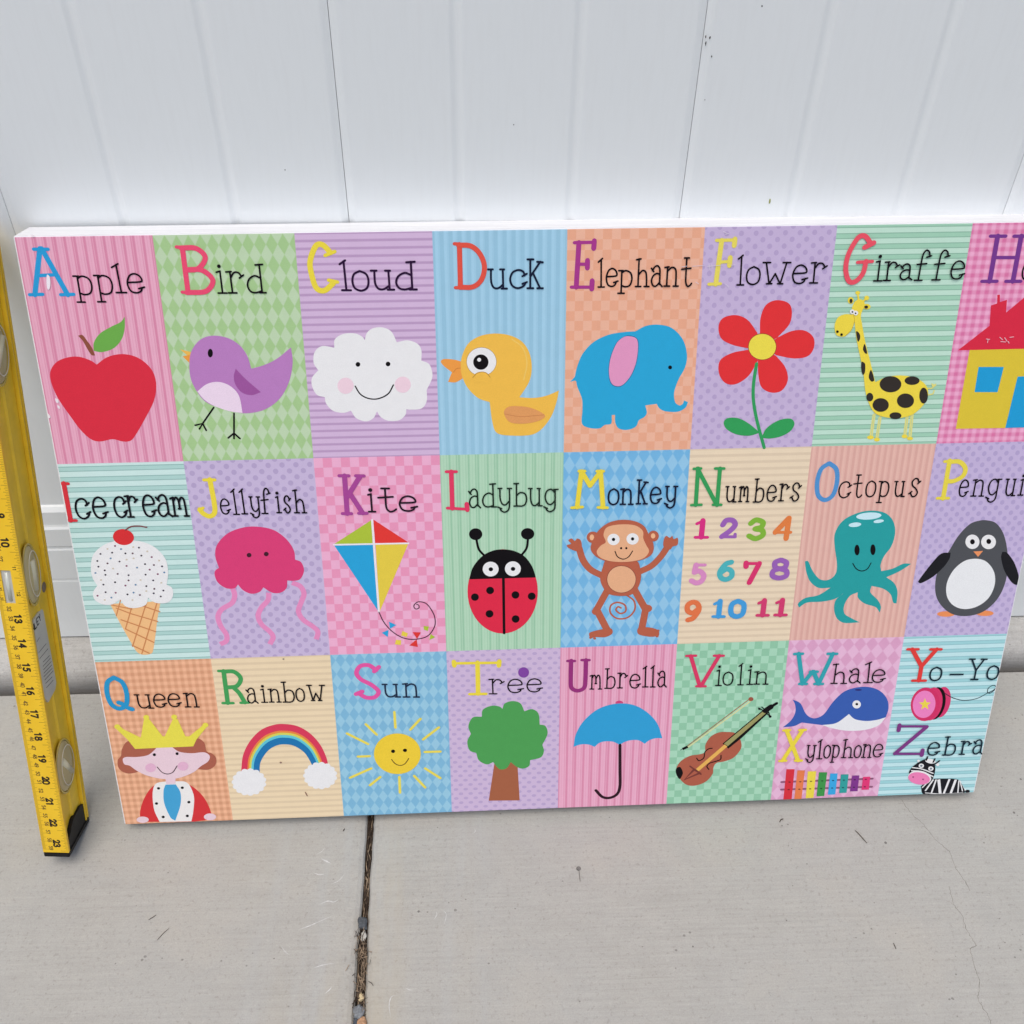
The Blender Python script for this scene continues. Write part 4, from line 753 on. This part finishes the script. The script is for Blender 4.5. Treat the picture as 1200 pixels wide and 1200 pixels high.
q.word([('y', 296, 350, 802, 724), ('l', 358, 396, 808, 690), ('o', 405, 445, 803, 722), ('p', 455, 500, 800, 722), ('h', 520, 588, 800, 685), ('o', 598, 640, 800, 722), ('n', 650, 706, 798, 716), ('e', 718, 775, 795, 714)]); q.done()
q = Sq(7, 2, (1020, 740, K3), pattern('bands_h', (140, 198, 202), (186, 222, 224), 1, 22, .42, (112, 166, 176)), 'light blue striped square with a yo-yo and a zebra')
q.part('yo_yo_picture')
q.e_((206, 52, 104), 455, 452, 56, 100, 14); q.e_(BLK, 418, 460, 60, 106, 14); q.e_((206, 48, 100), 392, 463, 66, 108, 14); q.e_((202, 42, 96), 350, 465, 92, 108, 12); q.e_((228, 126, 184), 343, 465, 72, 88, 12)
q.p_((228, 206, 70), *[(348+(40 if k % 2 == 0 else 17)*math.sin(k*math.pi/5), 466-(40 if k % 2 == 0 else 17)*math.cos(k*math.pi/5)) for k in range(10)])
q.l_((20, 40, 50), 4.5, (475, 395), (530, 425), (600, 440), (680, 428), (745, 395), (785, 375), (803, 355), (785, 344), (755, 360), (748, 388), (765, 394), (795, 372))
q.part('zebra_picture'); ZB = (26, 26, 32)
q.l_(WHT, 8, (585, 985), (600, 1010), (622, 1018)); q.e_(ZB, 620, 1020, 16, 9)
q.f_(ZB, (322, 990, 1), (360, 955), (400, 942), (480, 940), (560, 946), (588, 985), (600, 1032), (520, 1040), (340, 1040))
for a, w0 in [(((330, 998), (378, 950)), 7), (((350, 1018), (402, 945)), 9), (((388, 1035), (420, 945)), 9), (((436, 945), (445, 1036)), 16), (((505, 942), (468, 1036)), 12), (((545, 945), (512, 1036)), 14), (((565, 950), (558, 1030)), 7), (((572, 952), (588, 1020)), 6)]: q.l_(WHT, w0, *a, sm=False, caps=False)
q.l_(WHT, 5, (350, 1030), (450, 1036), (590, 1030))
q.f_(ZB, (245, 905), (262, 870), (295, 842), (330, 822), (365, 812), (402, 825), (414, 870), (404, 925), (378, 962), (330, 950), (280, 930))
q.e_(WHT, 382, 827, 33, 15, 10); q.l_(WHT, 7, (268, 868), (330, 878), (400, 905)); q.l_(WHT, 7, (262, 888), (330, 894), (398, 925))
q.e_(WHT, 314, 932, 74, 44, 8); q.e_((228, 124, 174), 310, 937, 70, 39, 8); q.e_((150, 70, 110), 272, 928, 6, 5); q.e_((150, 70, 110), 335, 943, 6, 5)
for a in [(324, 856), (385, 874)]: q.e_(WHT, a[0], a[1], 17, 14); q.e_((120, 130, 140), a[0], a[1], 8, 7)
q.e_(WHT, 306, 824, 9, 8); q.e_(WHT, 428, 848, 11, 10)
for a in [((356, 820), (364, 798)), ((400, 832), (410, 812)), ((414, 842), (440, 824))]: q.l_(ZB, 9, *a, sm=False)
q.cap('Y', (216, 56, 52), 202, 415, 311, 112, .0044)
q.cap('Z', (118, 52, 122), 142, 332, 784, 600, .0044)
q.word([('o', 372, 444, 310, 226), ('Y', 605, 716, 303, 174), ('o', 736, 806, 302, 216)], (18, 38, 50), .0018)
q.word([('e', 357, 428, 786, 706), ('b', 458, 532, 785, 670), ('r', 563, 622, 780, 697), ('a', 645, 710, 778, 688)], (18, 38, 50), .0018)
q.l_((18, 38, 50), 11, (502, 270), (592, 269), sm=False, caps=False); q.done()

# ------------------------------------------------------------------ spirit level
LB = Vector((-.43019, -.28149, .0210)); ld = Vector((.0277195, .359006, .9329235)).normalized()
lx = Vector((.99839552, -.05604283, -.00809858)); lx = (lx-ld*lx.dot(ld)).normalized(); ly = ld.cross(lx)
LM = Matrix(((lx.x, ly.x, ld.x, LB.x), (lx.y, ly.y, ld.y, LB.y), (lx.z, ly.z, ld.z, LB.z), (0, 0, 0, 1)))
lev = empty('spirit_level', LM)
tag(lev, 'yellow spirit level with inch scale and black end cap leaning left of the board', 'spirit level')
LW, LD, LL = .0255, .0565, .610
n = NT('yellow_enamel'); P = n.obj(); a = n.noise(P, 35, 4); b2 = n.noise(n.vmap(P, (200, 200, 8)), 3, 3)
n.base(n.mix(n.ramp(a, .35, .75), (.78, .48, .012, 1), (.84, .54, .02, 1))); n.rough(n.m_('ADD', .28, n.m_('MULTIPLY', b2, .2))); n.bump(a, .05, .0005); LY = n.m
LYW = plain('yellow_metal', (.84, .56, .03), .38, .5, .12, 30)
LK = plain('black_plastic', (.007, .007, .008), .5, .22, .3, 80, .1)
CW = .0015
bm = bmesh.new()   # front flange with a slot for the vial
sz0, sz1 = .2868, .3200
for (x0, x1, z0, z1) in ((.0, LW, .006, sz0), (.0, LW, sz1, LL-.006), (.0, .0062, sz0, sz1), (.0152, LW, sz0, sz1)): add_box(bm, x0, x1, 0, .0034, z0, z1)
bmesh.ops.remove_doubles(bm, verts=bm.verts[:], dist=1e-6)
ff = from_bm('front_flange', bm, LY, lev)
bm = bmesh.new(); add_box(bm, .0045, .0205, .0034, LD-.0070, .006, LL-.006); from_bm('web', bm, LYW, lev)
bm = bmesh.new(); add_extrude(bm, [(.0, LD-.0070), (.0, LD), (LW, LD), (LW, LD-.0022), (LW-.0015, LD-.0026), (LW-.0015, LD-.0046), (LW, LD-.0050), (LW, LD-.0070)], .006, LL-.006, 'z'); from_bm('back_flange', bm, LYW, lev)
bm = bmesh.new(); add_extrude(bm, [(.0205, .0270), (.0222, .0290), (.0222, .0480), (.0205, .0492)], .006, LL-.006, 'z'); from_bm('raised_band', bm, LYW, lev)
for zz in (0, 1):     # end caps
    bm = bmesh.new()
    s = (lambda z: z) if zz == 0 else (lambda z: LL-z)
    add_box(bm, 0, LW, 0, LD, min(s(0), s(.006)), max(s(0), s(.006)), .0008)
    pr = [(.0036, .0055), (.0036, .0150), (.0225, .0290), (.0420, .0300), (LD-.0072, .0270), (LD-.0072, .0055)]
    A = [bm.verts.new((.0206, y, s(z))) for y, z in pr]; B = [bm.verts.new((.0246, y, s(z))) for y, z in pr]
    for i in range(len(pr)): bm.faces.new((A[i], A[(i+1) % 6], B[(i+1) % 6], B[i]))
    bm.faces.new(A); bm.faces.new(B)
    from_bm('end_cap', bm, LK, lev)
def lev_side(x, y):   # point on the web's side plane
    nx = lx; p0 = LB+lx*.0222; v = raypt(x, y); p = CAM+v*((p0-CAM).dot(nx)/v.dot(nx)); qv = p-LB
    return qv.dot(ly), qv.dot(ld)
CLR = NT('clear_vial_plastic'); CLR.base((.50, .42, .22, 1)); CLR.rough(.22); CLR.b.inputs['Transmission Weight'].default_value = .0; CLR.b.inputs['IOR'].default_value = 1.45; CLR = CLR.m
RIM = plain('vial_rim', (.58, .44, .10), .25, .6); LIQ = plain('vial_liquid', (.56, .53, .38), .12, .6)
STEEL = plain('grey_mark', (.20, .16, .14), .5, .4)
def oval_disc(cy, cz, ry, rz, x0, x1, inner=None, n=36, tilt=0):
    bm = bmesh.new(); T = math.tan(tilt)
    def ring(k, x): return [bm.verts.new((x, cy+ry*k*math.cos(2*math.pi*i/n)+0, cz+rz*k*math.sin(2*math.pi*i/n))) for i in range(n)]
    if inner:
        a = ring(1, x0); b = ring(1, x1); c = ring(inner, x1); d = ring(inner, x0)
        for p, q_ in ((a, b), (b, c), (c, d), (d, a)):
            for i in range(n): bm.faces.new((p[i], p[(i+1) % n], q_[(i+1) % n], q_[i]))
    else:
        rs = [ring(1, x0)]+[ring(math.cos(t), x0+(x1-x0)*math.sin(t)) for t in (.25, .5, .8, 1.1, 1.35)]
        for p, q_ in zip(rs, rs[1:]):
            for i in range(n): bm.faces.new((p[i], p[(i+1) % n], q_[(i+1) % n], q_[i]))
        bm.faces.new(rs[0]); bm.faces.new(rs[-1])
    return bm
for k, (px, py, hh) in enumerate([(77, 894, .030), (36, 673, .031), (0, 409, .030)]):
    cy, cz = lev_side(px, py)
    cy = (.0262, .0215, .0255)[k]; ry_ = (.0200, .0150, .0185)[k]
    v = from_bm('vial', oval_disc(cy, cz, ry_, hh, .0224, .0236, .93), RIM, lev, True)
    from_bm('lens', oval_disc(cy, cz, ry_*.93, hh*.93, .0226, .0262), CLR, v, True)
    from_bm('vial_outline', oval_disc(cy+.0006, cz+.001, ry_*.74, hh*.74, .0262, .0266, .955), plain('pale_outline', (.66, .62, .50), .3, .5), v, True)
    bm = bmesh.new(); bmesh.ops.create_cone(bm, cap_ends=True, segments=18, radius1=.0042, radius2=.0042, depth=hh*.95)
    M = Matrix.Translation((.0236, cy, cz)) @ Matrix.Rotation(R_([35, 0, -40][k]), 4, 'X')
    bmesh.ops.transform(bm, matrix=M, verts=bm.verts[:]); from_bm('vial_tube', bm, LIQ, v, True)
bm = bmesh.new(); add_box(bm, .0062, .0152, .0012, .0034, sz0, sz1); SW = from_bm('slot_window', bm, plain('slot_window_plastic', (.44, .44, .41), .25, .5), lev)
bm = bmesh.new(); bmesh.ops.create_cone(bm, cap_ends=True, segments=16, radius1=.0022, radius2=.0022, depth=.028)
bmesh.ops.transform(bm, matrix=Matrix.Translation((.0107, .0022, (sz0+sz1)/2)), verts=bm.verts[:]); from_bm('slot_vial', bm, plain('slot_vial_glass', (.50, .52, .46), .15, .6), SW, True)
# sticker with the maker's name and small print
STK = plain('silver_label', (.56, .56, .52), .35, .6, .1, 40); INK = plain('label_ink', (.02, .02, .02), .5, .3)
sp = [lev_side(*p) for p in [(38.5, 728), (48.5, 713.5), (50.5, 716), (65.8, 800), (64.5, 808), (56.5, 823), (52, 818)]]
sp = [(max(.0042, min(.0420, y)), z) for y, z in sp]
bm = bmesh.new(); A = [bm.verts.new((.0224, y, z)) for y, z in sp]; B = [bm.verts.new((.0206, y, z)) for y, z in sp]
for i in range(len(sp)): bm.faces.new((A[i], A[(i+1) % len(sp)], B[(i+1) % len(sp)], B[i]))
bm.faces.new(A); bm.faces.new(B[::-1])
stk = from_bm('maker_label', bm, STK, lev)
SN = {'S': CAP['S'][:1], 'T': [Ln((.5, 1), (.5, 0)), Ln((0, 1), (1, 1))], 'A': [Ln((0, 0), (.5, 1)), Ln((1, 0), (.5, 1)), Ln((.2, .35), (.8, .35))], 'N': [Ln((0, 0), (0, 1)), Ln((0, 1), (1, 0)), Ln((1, 0), (1, 1))], 'L': [Ln((0, 1), (0, 0)), Ln((0, 0), (1, 0))], 'E': [Ln((0, 0), (0, 1)), Ln((0, 1), (1, 1)), Ln((0, .5), (.85, .5)), Ln((0, 0), (1, 0))], 'Y': [Ln((0, 1), (.5, .5)), Ln((1, 1), (.5, .5)), Ln((.5, .5), (.5, 0))]}
class Flat:
    """flat lettering collected on a plane"""
    def __init__(s): s.v = []; s.f = []; s.k = 0
    def stroke(s, pts, wd, place, caps=False):
        r = ribbon(pts, wd, caps)
        if not r: return
        s.k += 1; i0 = len(s.v)
        for a, b in zip(*r): s.v.append(place(a, s.k % 12)); s.v.append(place(b, s.k % 12))
        for i in range(len(r[0])-1): j = i0+2*i; s.f.append((j, j+1, j+3, j+2))
    def make(s, name, m, parent):
        me = bpy.data.meshes.new(name); me.from_pydata(s.v, [], s.f); me.update(); return link(name, me, m, parent)
F = Flat()
# the word runs across the web, slanted, its end nearest the back flange
y0, z0 = lev_side(47, 722); d1 = lev_side(38.5, 736)
dirv = (Vector((y0, z0))-Vector(d1)).normalized(); upv = Vector((-dirv.y, dirv.x)); org = Vector((y0, z0))
for i, ch in enumerate('STANLEY'):
    o_ = org+dirv*(-.0052*(6-i)-.0040)
    if o_.x < .0048: continue
    for kd, pts in SN[ch]:
        F.stroke([o_+dirv*(p[0]*.0040)+upv*(p[1]*.0068-.004) for p in (spline(pts) if kd == 'S' else pts)], .0013, lambda a, k: (.02245+k*5e-6, a.x, a.y))
for (a0, b0, a1, b1) in [(43, 752, 46, 747), (45, 765, 54, 754), (46, 772, 56, 760), (50, 776, 58, 768), (50, 781, 59, 771), (50.5, 785, 60, 775), (51, 789, 60.5, 779), (51, 793, 61, 783), (52, 797, 62, 786), (53, 801, 61, 793), (54, 806, 62, 797)]:
    F.stroke([Vector(lev_side(a0, b0)), Vector(lev_side(a1, b1))], .0006, lambda a, k: (.02245+k*5e-6, a.x, a.y))
F.make('label_print', INK, stk)
by, bz = lev_side(51.5, 688)
rv = from_bm('rivet', oval_disc(by, bz, .0046, .0052, .0222, .0228), STEEL, lev, True)
# ruler marks: inch scale on the right edge, metric on the left edge, numerals turned a quarter
TK = plain('ruler_ink', (.10, .055, .02), .5, .3, .3); NK = plain('numeral_ink', (.02, .012, .008), .5, .3)
F = Flat(); E0 = .0075
for i in range(16*24):
    z = .008+i*.0254/16; ln_ = .0078 if i % 16 == 0 else .006 if i % 8 == 0 else .0048 if i % 4 == 0 else .0036 if i % 2 == 0 else .0026
    if z > LL-.008: break
    F.stroke([Vector((LW-.0002, z)), Vector((LW-ln_, z))], .00030, lambda a, k: (a.x, -5e-5-k*1e-6, a.y))
for i in range(590):
    z = .010+i*.001; ln_ = .0066 if i % 10 == 0 else .0050 if i % 5 == 0 else .0032
    if z > LL-.008 or (sz0-.001 < z < sz1+.001 and False): break
    F.stroke([Vector((.0002, z)), Vector((ln_, z))], .00022, lambda a, k: (a.x, -5e-5-k*1e-6, a.y))
tag(F.make('scale_ticks', TK, ff), kind='stuff')
def numeral(F, txt, cx, cz, h, st):
    # figures read turned clockwise: text runs down the rule, tops towards the right edge
    wch = h*.62; tot = len(txt)*wch*1.2-wch*.2
    for i, ch in enumerate(txt):
        for kd, pts in DIG[ch]:
            if ch == '1' and kd == 'L' and pts[0][1] == pts[1][1]: continue
            P_ = spline(pts, sub=4) if kd == 'S' else [Vector(p) for p in pts]
            F.stroke([Vector((cx+(p[1]-.5)*h, cz+tot/2-(i*wch*1.2+p[0]*wch))) for p in P_], st, lambda a, k: (a.x, -5e-5-k*2e-6, a.y), True)
for k in range(1, 24):
    F = Flat(); z = .0254*(24-k)-.0080
    if k in (11, 12): numeral(F, str(k), .0190, z, .0030, .0006)
    else: numeral(F, str(k), .0148, z, .0062, .0017)
    F.make('inch_numeral', NK, ff)
for k in range(1, 60):
    F = Flat(); z = .010+.01*(60-k)-.0085
    if sz0-.004 < z < sz1+.004: numeral(F, str(k), .0036, z, .0024, .00045)
    else: numeral(F, str(k), .0084, z, .0036, .00068)
    F.make('centimetre_numeral', TK, ff)

# ------------------------------------------------------------------ litter in the joint and on the slabs
TW = plain('dry_straw', (.27, .20, .135), .8, .2, .5, 200); TWD = plain('dark_twig', (.05, .035, .025), .85, .2, .4, 200)
bm = bmesh.new()
def tube(bm, pts, r, seg=5):
    pv = None
    for i, p in enumerate(pts):
        t = (pts[min(i+1, len(pts)-1)]-pts[max(i-1, 0)]).normalized(); a = t.cross(Vector((0, 0, 1)));
        if a.length < .1: a = Vector((1, 0, 0))
        a.normalize(); b = t.cross(a); rr = r*(.6 if i in (0, len(pts)-1) else 1)
        ring = [bm.verts.new(p+a*rr*math.cos(2*math.pi*k/seg)+b*rr*math.sin(2*math.pi*k/seg)) for k in range(seg)]
        if pv:
            for k in range(seg): bm.faces.new((pv[k], pv[(k+1) % seg], ring[(k+1) % seg], ring[k]))
        else: bm.faces.new(ring)
        pv = ring
    bm.faces.new(pv)
JP = resamp(jl, 60), resamp(jr, 60)
def joint_at(y):
    for side in (0, 1): pass
    def xi(L):
        for a, b in zip(L, L[1:]):
            if b[1] <= y <= a[1]: return a[0]
        return L[-1][0]
    return xi(JP[0]), xi(JP[1])
bm2 = bmesh.new()
for i in range(640):
    yy = random.uniform(-.85, -.2); xa, xb = joint_at(yy); heavy = yy < on_ground(424, 1100).y
    xm = random.uniform(xa+.0007, xb-.0007); L_ = random.uniform(.006, .026); ang = random.gauss(0, .16 if not heavy else .42)
    z0 = random.uniform(-.011, -.004 if not heavy else .0008); d = Vector((math.sin(ang), math.cos(ang), random.gauss(0, .05)))*L_
    c = Vector((xm, yy, z0)); bend = Vector((random.gauss(0, .0006), 0, random.gauss(0, .0006)))
    p0, p2 = c-d/2, c+d/2
    if not heavy:
        for p in (p0, p2): p.x = min(max(p.x, xa+.0006), xb-.0006)
    tube(bm if random.random() < (.42 if heavy else .3) else bm2, [p0, c+bend, p2], random.uniform(.0003, .0007))
for i in range(90):     # loose tufts spilling over the slab edges
    gp = on_ground(random.gauss(423, 4.5), random.choice((1098, 1112, 1122, 1128, 1150, 1176))+random.gauss(0, 7)); a = random.uniform(0, math.pi); L_ = random.uniform(.004, .012)
    d = Vector((math.cos(a)*.6, math.sin(a), random.gauss(0, .15)))*L_; c = Vector((gp.x, gp.y, random.uniform(.0003, .0022)))
    if c.z-abs(d.z)/2 < .0002: d.z = 0
    tube(bm if random.random() < .6 else bm2, [c-d/2, c+Vector((random.gauss(0, .0008), 0, .0004)), c+d/2], random.uniform(.0002, .00042))
st = from_bm('straw_litter', bm, TW); tag(st, 'dry straw and leaf bits packed in the joint between the slabs', 'plant litter', kind='stuff')
st = from_bm('twig_litter', bm2, TWD); tag(st, 'dark twigs and rotted leaves packed in the joint between the slabs', 'plant litter', kind='stuff')
def pebble(x, y, rx, ry, c, label, z=.000):
    p = on_ground(x, y); s = .00098
    bm = bmesh.new(); bmesh.ops.create_icosphere(bm, subdivisions=3, radius=1)
    sd_ = random.random()*50
    for v in bm.verts:
        k = 1+.45*noise.noise(v.co*1.6+Vector((sd_, 0, 0)))+.08*noise.noise(v.co*4+Vector((sd_, 3, 0)))
        v.co = Vector((v.co.x*rx*s*k, v.co.y*ry*s*1.25*k, v.co.z*min(rx, ry)*s*.6*k))
    o = from_bm('pebble', bm, plain('stone_%02x%02x%02x' % c, rgb(c)[:3], .8, .3, .35, 500, .4), None, True)
    o.location = (p.x, p.y, z); tag(o, label, 'pebble', 'pebbles wedged in the slab joint')
pebble(425.2, 1082, 4.7, 5.4, (78, 82, 86), 'dark slate grey pebble wedged in the slab joint, nearest the board')
pebble(426.2, 1097, 2.6, 4.0, (176, 174, 166), 'small pale grey pebble just below the slate grey one in the joint')
pebble(423.0, 1169, 2.4, 3.0, (196, 178, 140), 'tiny cream pebble in the straw filled part of the joint')
pebble(420.6, 1186, 4.8, 5.4, (118, 122, 125), 'round bluish grey pebble in the joint near the bottom edge of the picture')
pebble(424.0, 1200, 4.2, 5.4, (178, 140, 108), 'tan pebble in the joint at the very bottom of the picture', .001)
pebble(417.5, 1199, 3.0, 5.0, (70, 76, 84), 'small dark pebble left of the tan one at the bottom of the joint', -.001)

def bit(name, pts, r, m, label, cat, grp=None):
    bm = bmesh.new(); P = [on_ground(a, b, .0004+r*.8) for a, b in pts]
    sp_ = []
    for i in range(len(P)-1):
        for t in (0, .5): sp_.append(P[i].lerp(P[i+1], t))
    sp_.append(P[-1]); sp_[1].z += r*.6
    tube(bm, sp_, r); o = from_bm(name, bm, m, None, True); tag(o, label, cat, grp)
bit('twig', [(1002, 973), (1008, 979), (1016, 988)], .0005, plain('brown_twig', (.12, .10, .08), .8, .2), 'small curved twig on the concrete below the xylophone square', 'twig')
bit('twig', [(913.5, 963.5), (915, 960.5), (918, 959.5)], .0005, TWD, 'tiny black hooked twig on the concrete below the violin square', 'twig')
bit('twig', [(1047, 1105), (1050, 1112)], .0004, TWD, 'tiny brown fleck on the concrete in the lower right', 'twig')
bit('twig', [(174, 1078), (179, 1075), (183, 1072)], .00028, TWD, 'short dark splinter on the left slab, the upper of two', 'twig')
bit('twig', [(184, 1102), (191, 1094), (198, 1088)], .00025, TWD, 'longer dark splinter on the left slab, the lower of two', 'twig')
bit('twig', [(402, 974), (404, 971)], .0005, TWD, 'dark crumb on the left slab beside the joint under the sun square', 'twig')
# nail head left in the concrete
p = on_ground(678, 1018); bm = bmesh.new(); bmesh.ops.create_cone(bm, cap_ends=True, segments=14, radius1=.0024, radius2=.0021, depth=.0012)
for v in bm.verts: v.co += Vector((0, 0, .0008))
tube(bm, [Vector((.0002, -.001, .0006)), Vector((.0003, -.008, .0005)), Vector((.0005, -.014, .0004))], .00045)
o = from_bm('nail', bm, plain('old_steel', (.16, .15, .14), .6, .4, .4, 400)); o.location = (p.x, p.y, 0); tag(o, 'small grey nail lying on the right slab near its centre', 'nail')

# cracks in the right slab: narrow recess shown as a dark line laid flush on the surface
CRK = plain('crack_shadow', (.215, .205, .185), .95, .1, .3, 300)
def crack(pts, wd):
    F = Flat(); P = []
    for i in range(len(pts)-1):
        a, b = Vector(pts[i]), Vector(pts[i+1]); nn = max(2, int((b-a).length/2.2))
        for k in range(nn):
            q_ = a.lerp(b, k/nn); j = Vector((noise.noise(Vector((q_.x*.35, q_.y*.35, 1))), noise.noise(Vector((q_.x*.35, q_.y*.35, 7)))))*1.5
            g_ = on_ground(q_.x+j.x, q_.y+j.y); P.append(Vector((g_.x, g_.y)))
    r = ribbon(P, wd, False)
    v = []; f = []
    for i, (a, b) in enumerate(zip(*r)):
        k = .35+.65*abs(noise.noise(Vector((i*.37, 2, 0))))*1.6; c = (a+b)/2; a = c+(a-c)*k; b = c+(b-c)*k
        v += [(a.x, a.y, .00008+i*1e-7), (b.x, b.y, .00008+i*1e-7)]
    for i in range(len(r[0])-1): f.append((2*i, 2*i+1, 2*i+3, 2*i+2))
    me = bpy.data.meshes.new('crack'); me.from_pydata(v, [], f); me.update(); link('crack', me, CRK, sl2)
crack([(1056, 936), (1065, 950), (1083, 967), (1095, 983), (1113, 998), (1120, 1018), (1132, 1034), (1138, 1046)], .0009)
crack([(1112, 1038), (1117, 1060), (1128, 1073), (1133, 1090), (1144, 1108), (1137, 1112), (1141, 1130), (1148, 1150), (1146, 1172), (1158, 1190), (1163, 1205)], .0009)
crack([(1138, 1112), (1144, 1108)], .0008)

SCF = plain('pale_scuff', (.52, .52, .51), .9, .1, .2, 300)
def scuff(side, wd, *pts):
    P = [on_ground(*p) for p in spline(pts, sub=5)] if len(pts) > 2 else [on_ground(*p) for p in pts]
    P = [Vector((p.x, p.y)) for p in P]
    if len(P) == 2: P = [P[0].lerp(P[1], t/8) for t in range(9)]
    v, f = [], []
    L, Rr = ribbon(P, wd, False)
    for i, (a, b) in enumerate(zip(L, Rr)):
        e = math.sin(math.pi*i/(len(L)-1)); k = max(.04, e*(.5+.9*abs(noise.noise(Vector((i*.9, a.x*90, 0)))))); c = (a+b)/2; a = c+(a-c)*k; b = c+(b-c)*k
        v += [(a.x, a.y, .00007+i*1e-7), (b.x, b.y, .00007+i*1e-7)]
    for i in range(len(L)-1): f.append((2*i, 2*i+1, 2*i+3, 2*i+2))
    me = bpy.data.meshes.new('scuff_mark'); me.from_pydata(v, [], f); me.update(); link('scuff_mark', me, SCF, side)
for a in [(sl, .0022, (376, 1006), (382, 1009), (388, 1012)), (sl, .0012, (366, 1022), (374, 1025), (382, 1024)), (sl, .0018, (374, 1060), (384, 1056), (391, 1057), (397, 1054)), (sl, .0010, (388, 1036), (397, 1032), (405, 1023)),
          (sl, .0012, (348, 1090), (360, 1086), (374, 1080), (392, 1072)), (sl, .0012, (366, 1135), (378, 1131), (396, 1128)), (sl, .0016, (380, 1165), (386, 1160), (389, 1156)), (sl, .0008, (329, 1108), (334, 1115), (340, 1120)), (sl, .0010, (371, 1001), (377, 998), (381, 993)),
          (sl2, .0010, (458, 1193), (456, 1178), (459, 1168), (466, 1167)), (sl2, .0010, (508, 1078), (512, 1072), (511, 1068)), (sl2, .0008, (474, 1157), (480, 1160), (486, 1160)), (sl2, .0008, (520, 1085), (523, 1072), (519, 1066)), (sl2, .0008, (553, 978), (557, 974), (555, 970))]: scuff(*a)
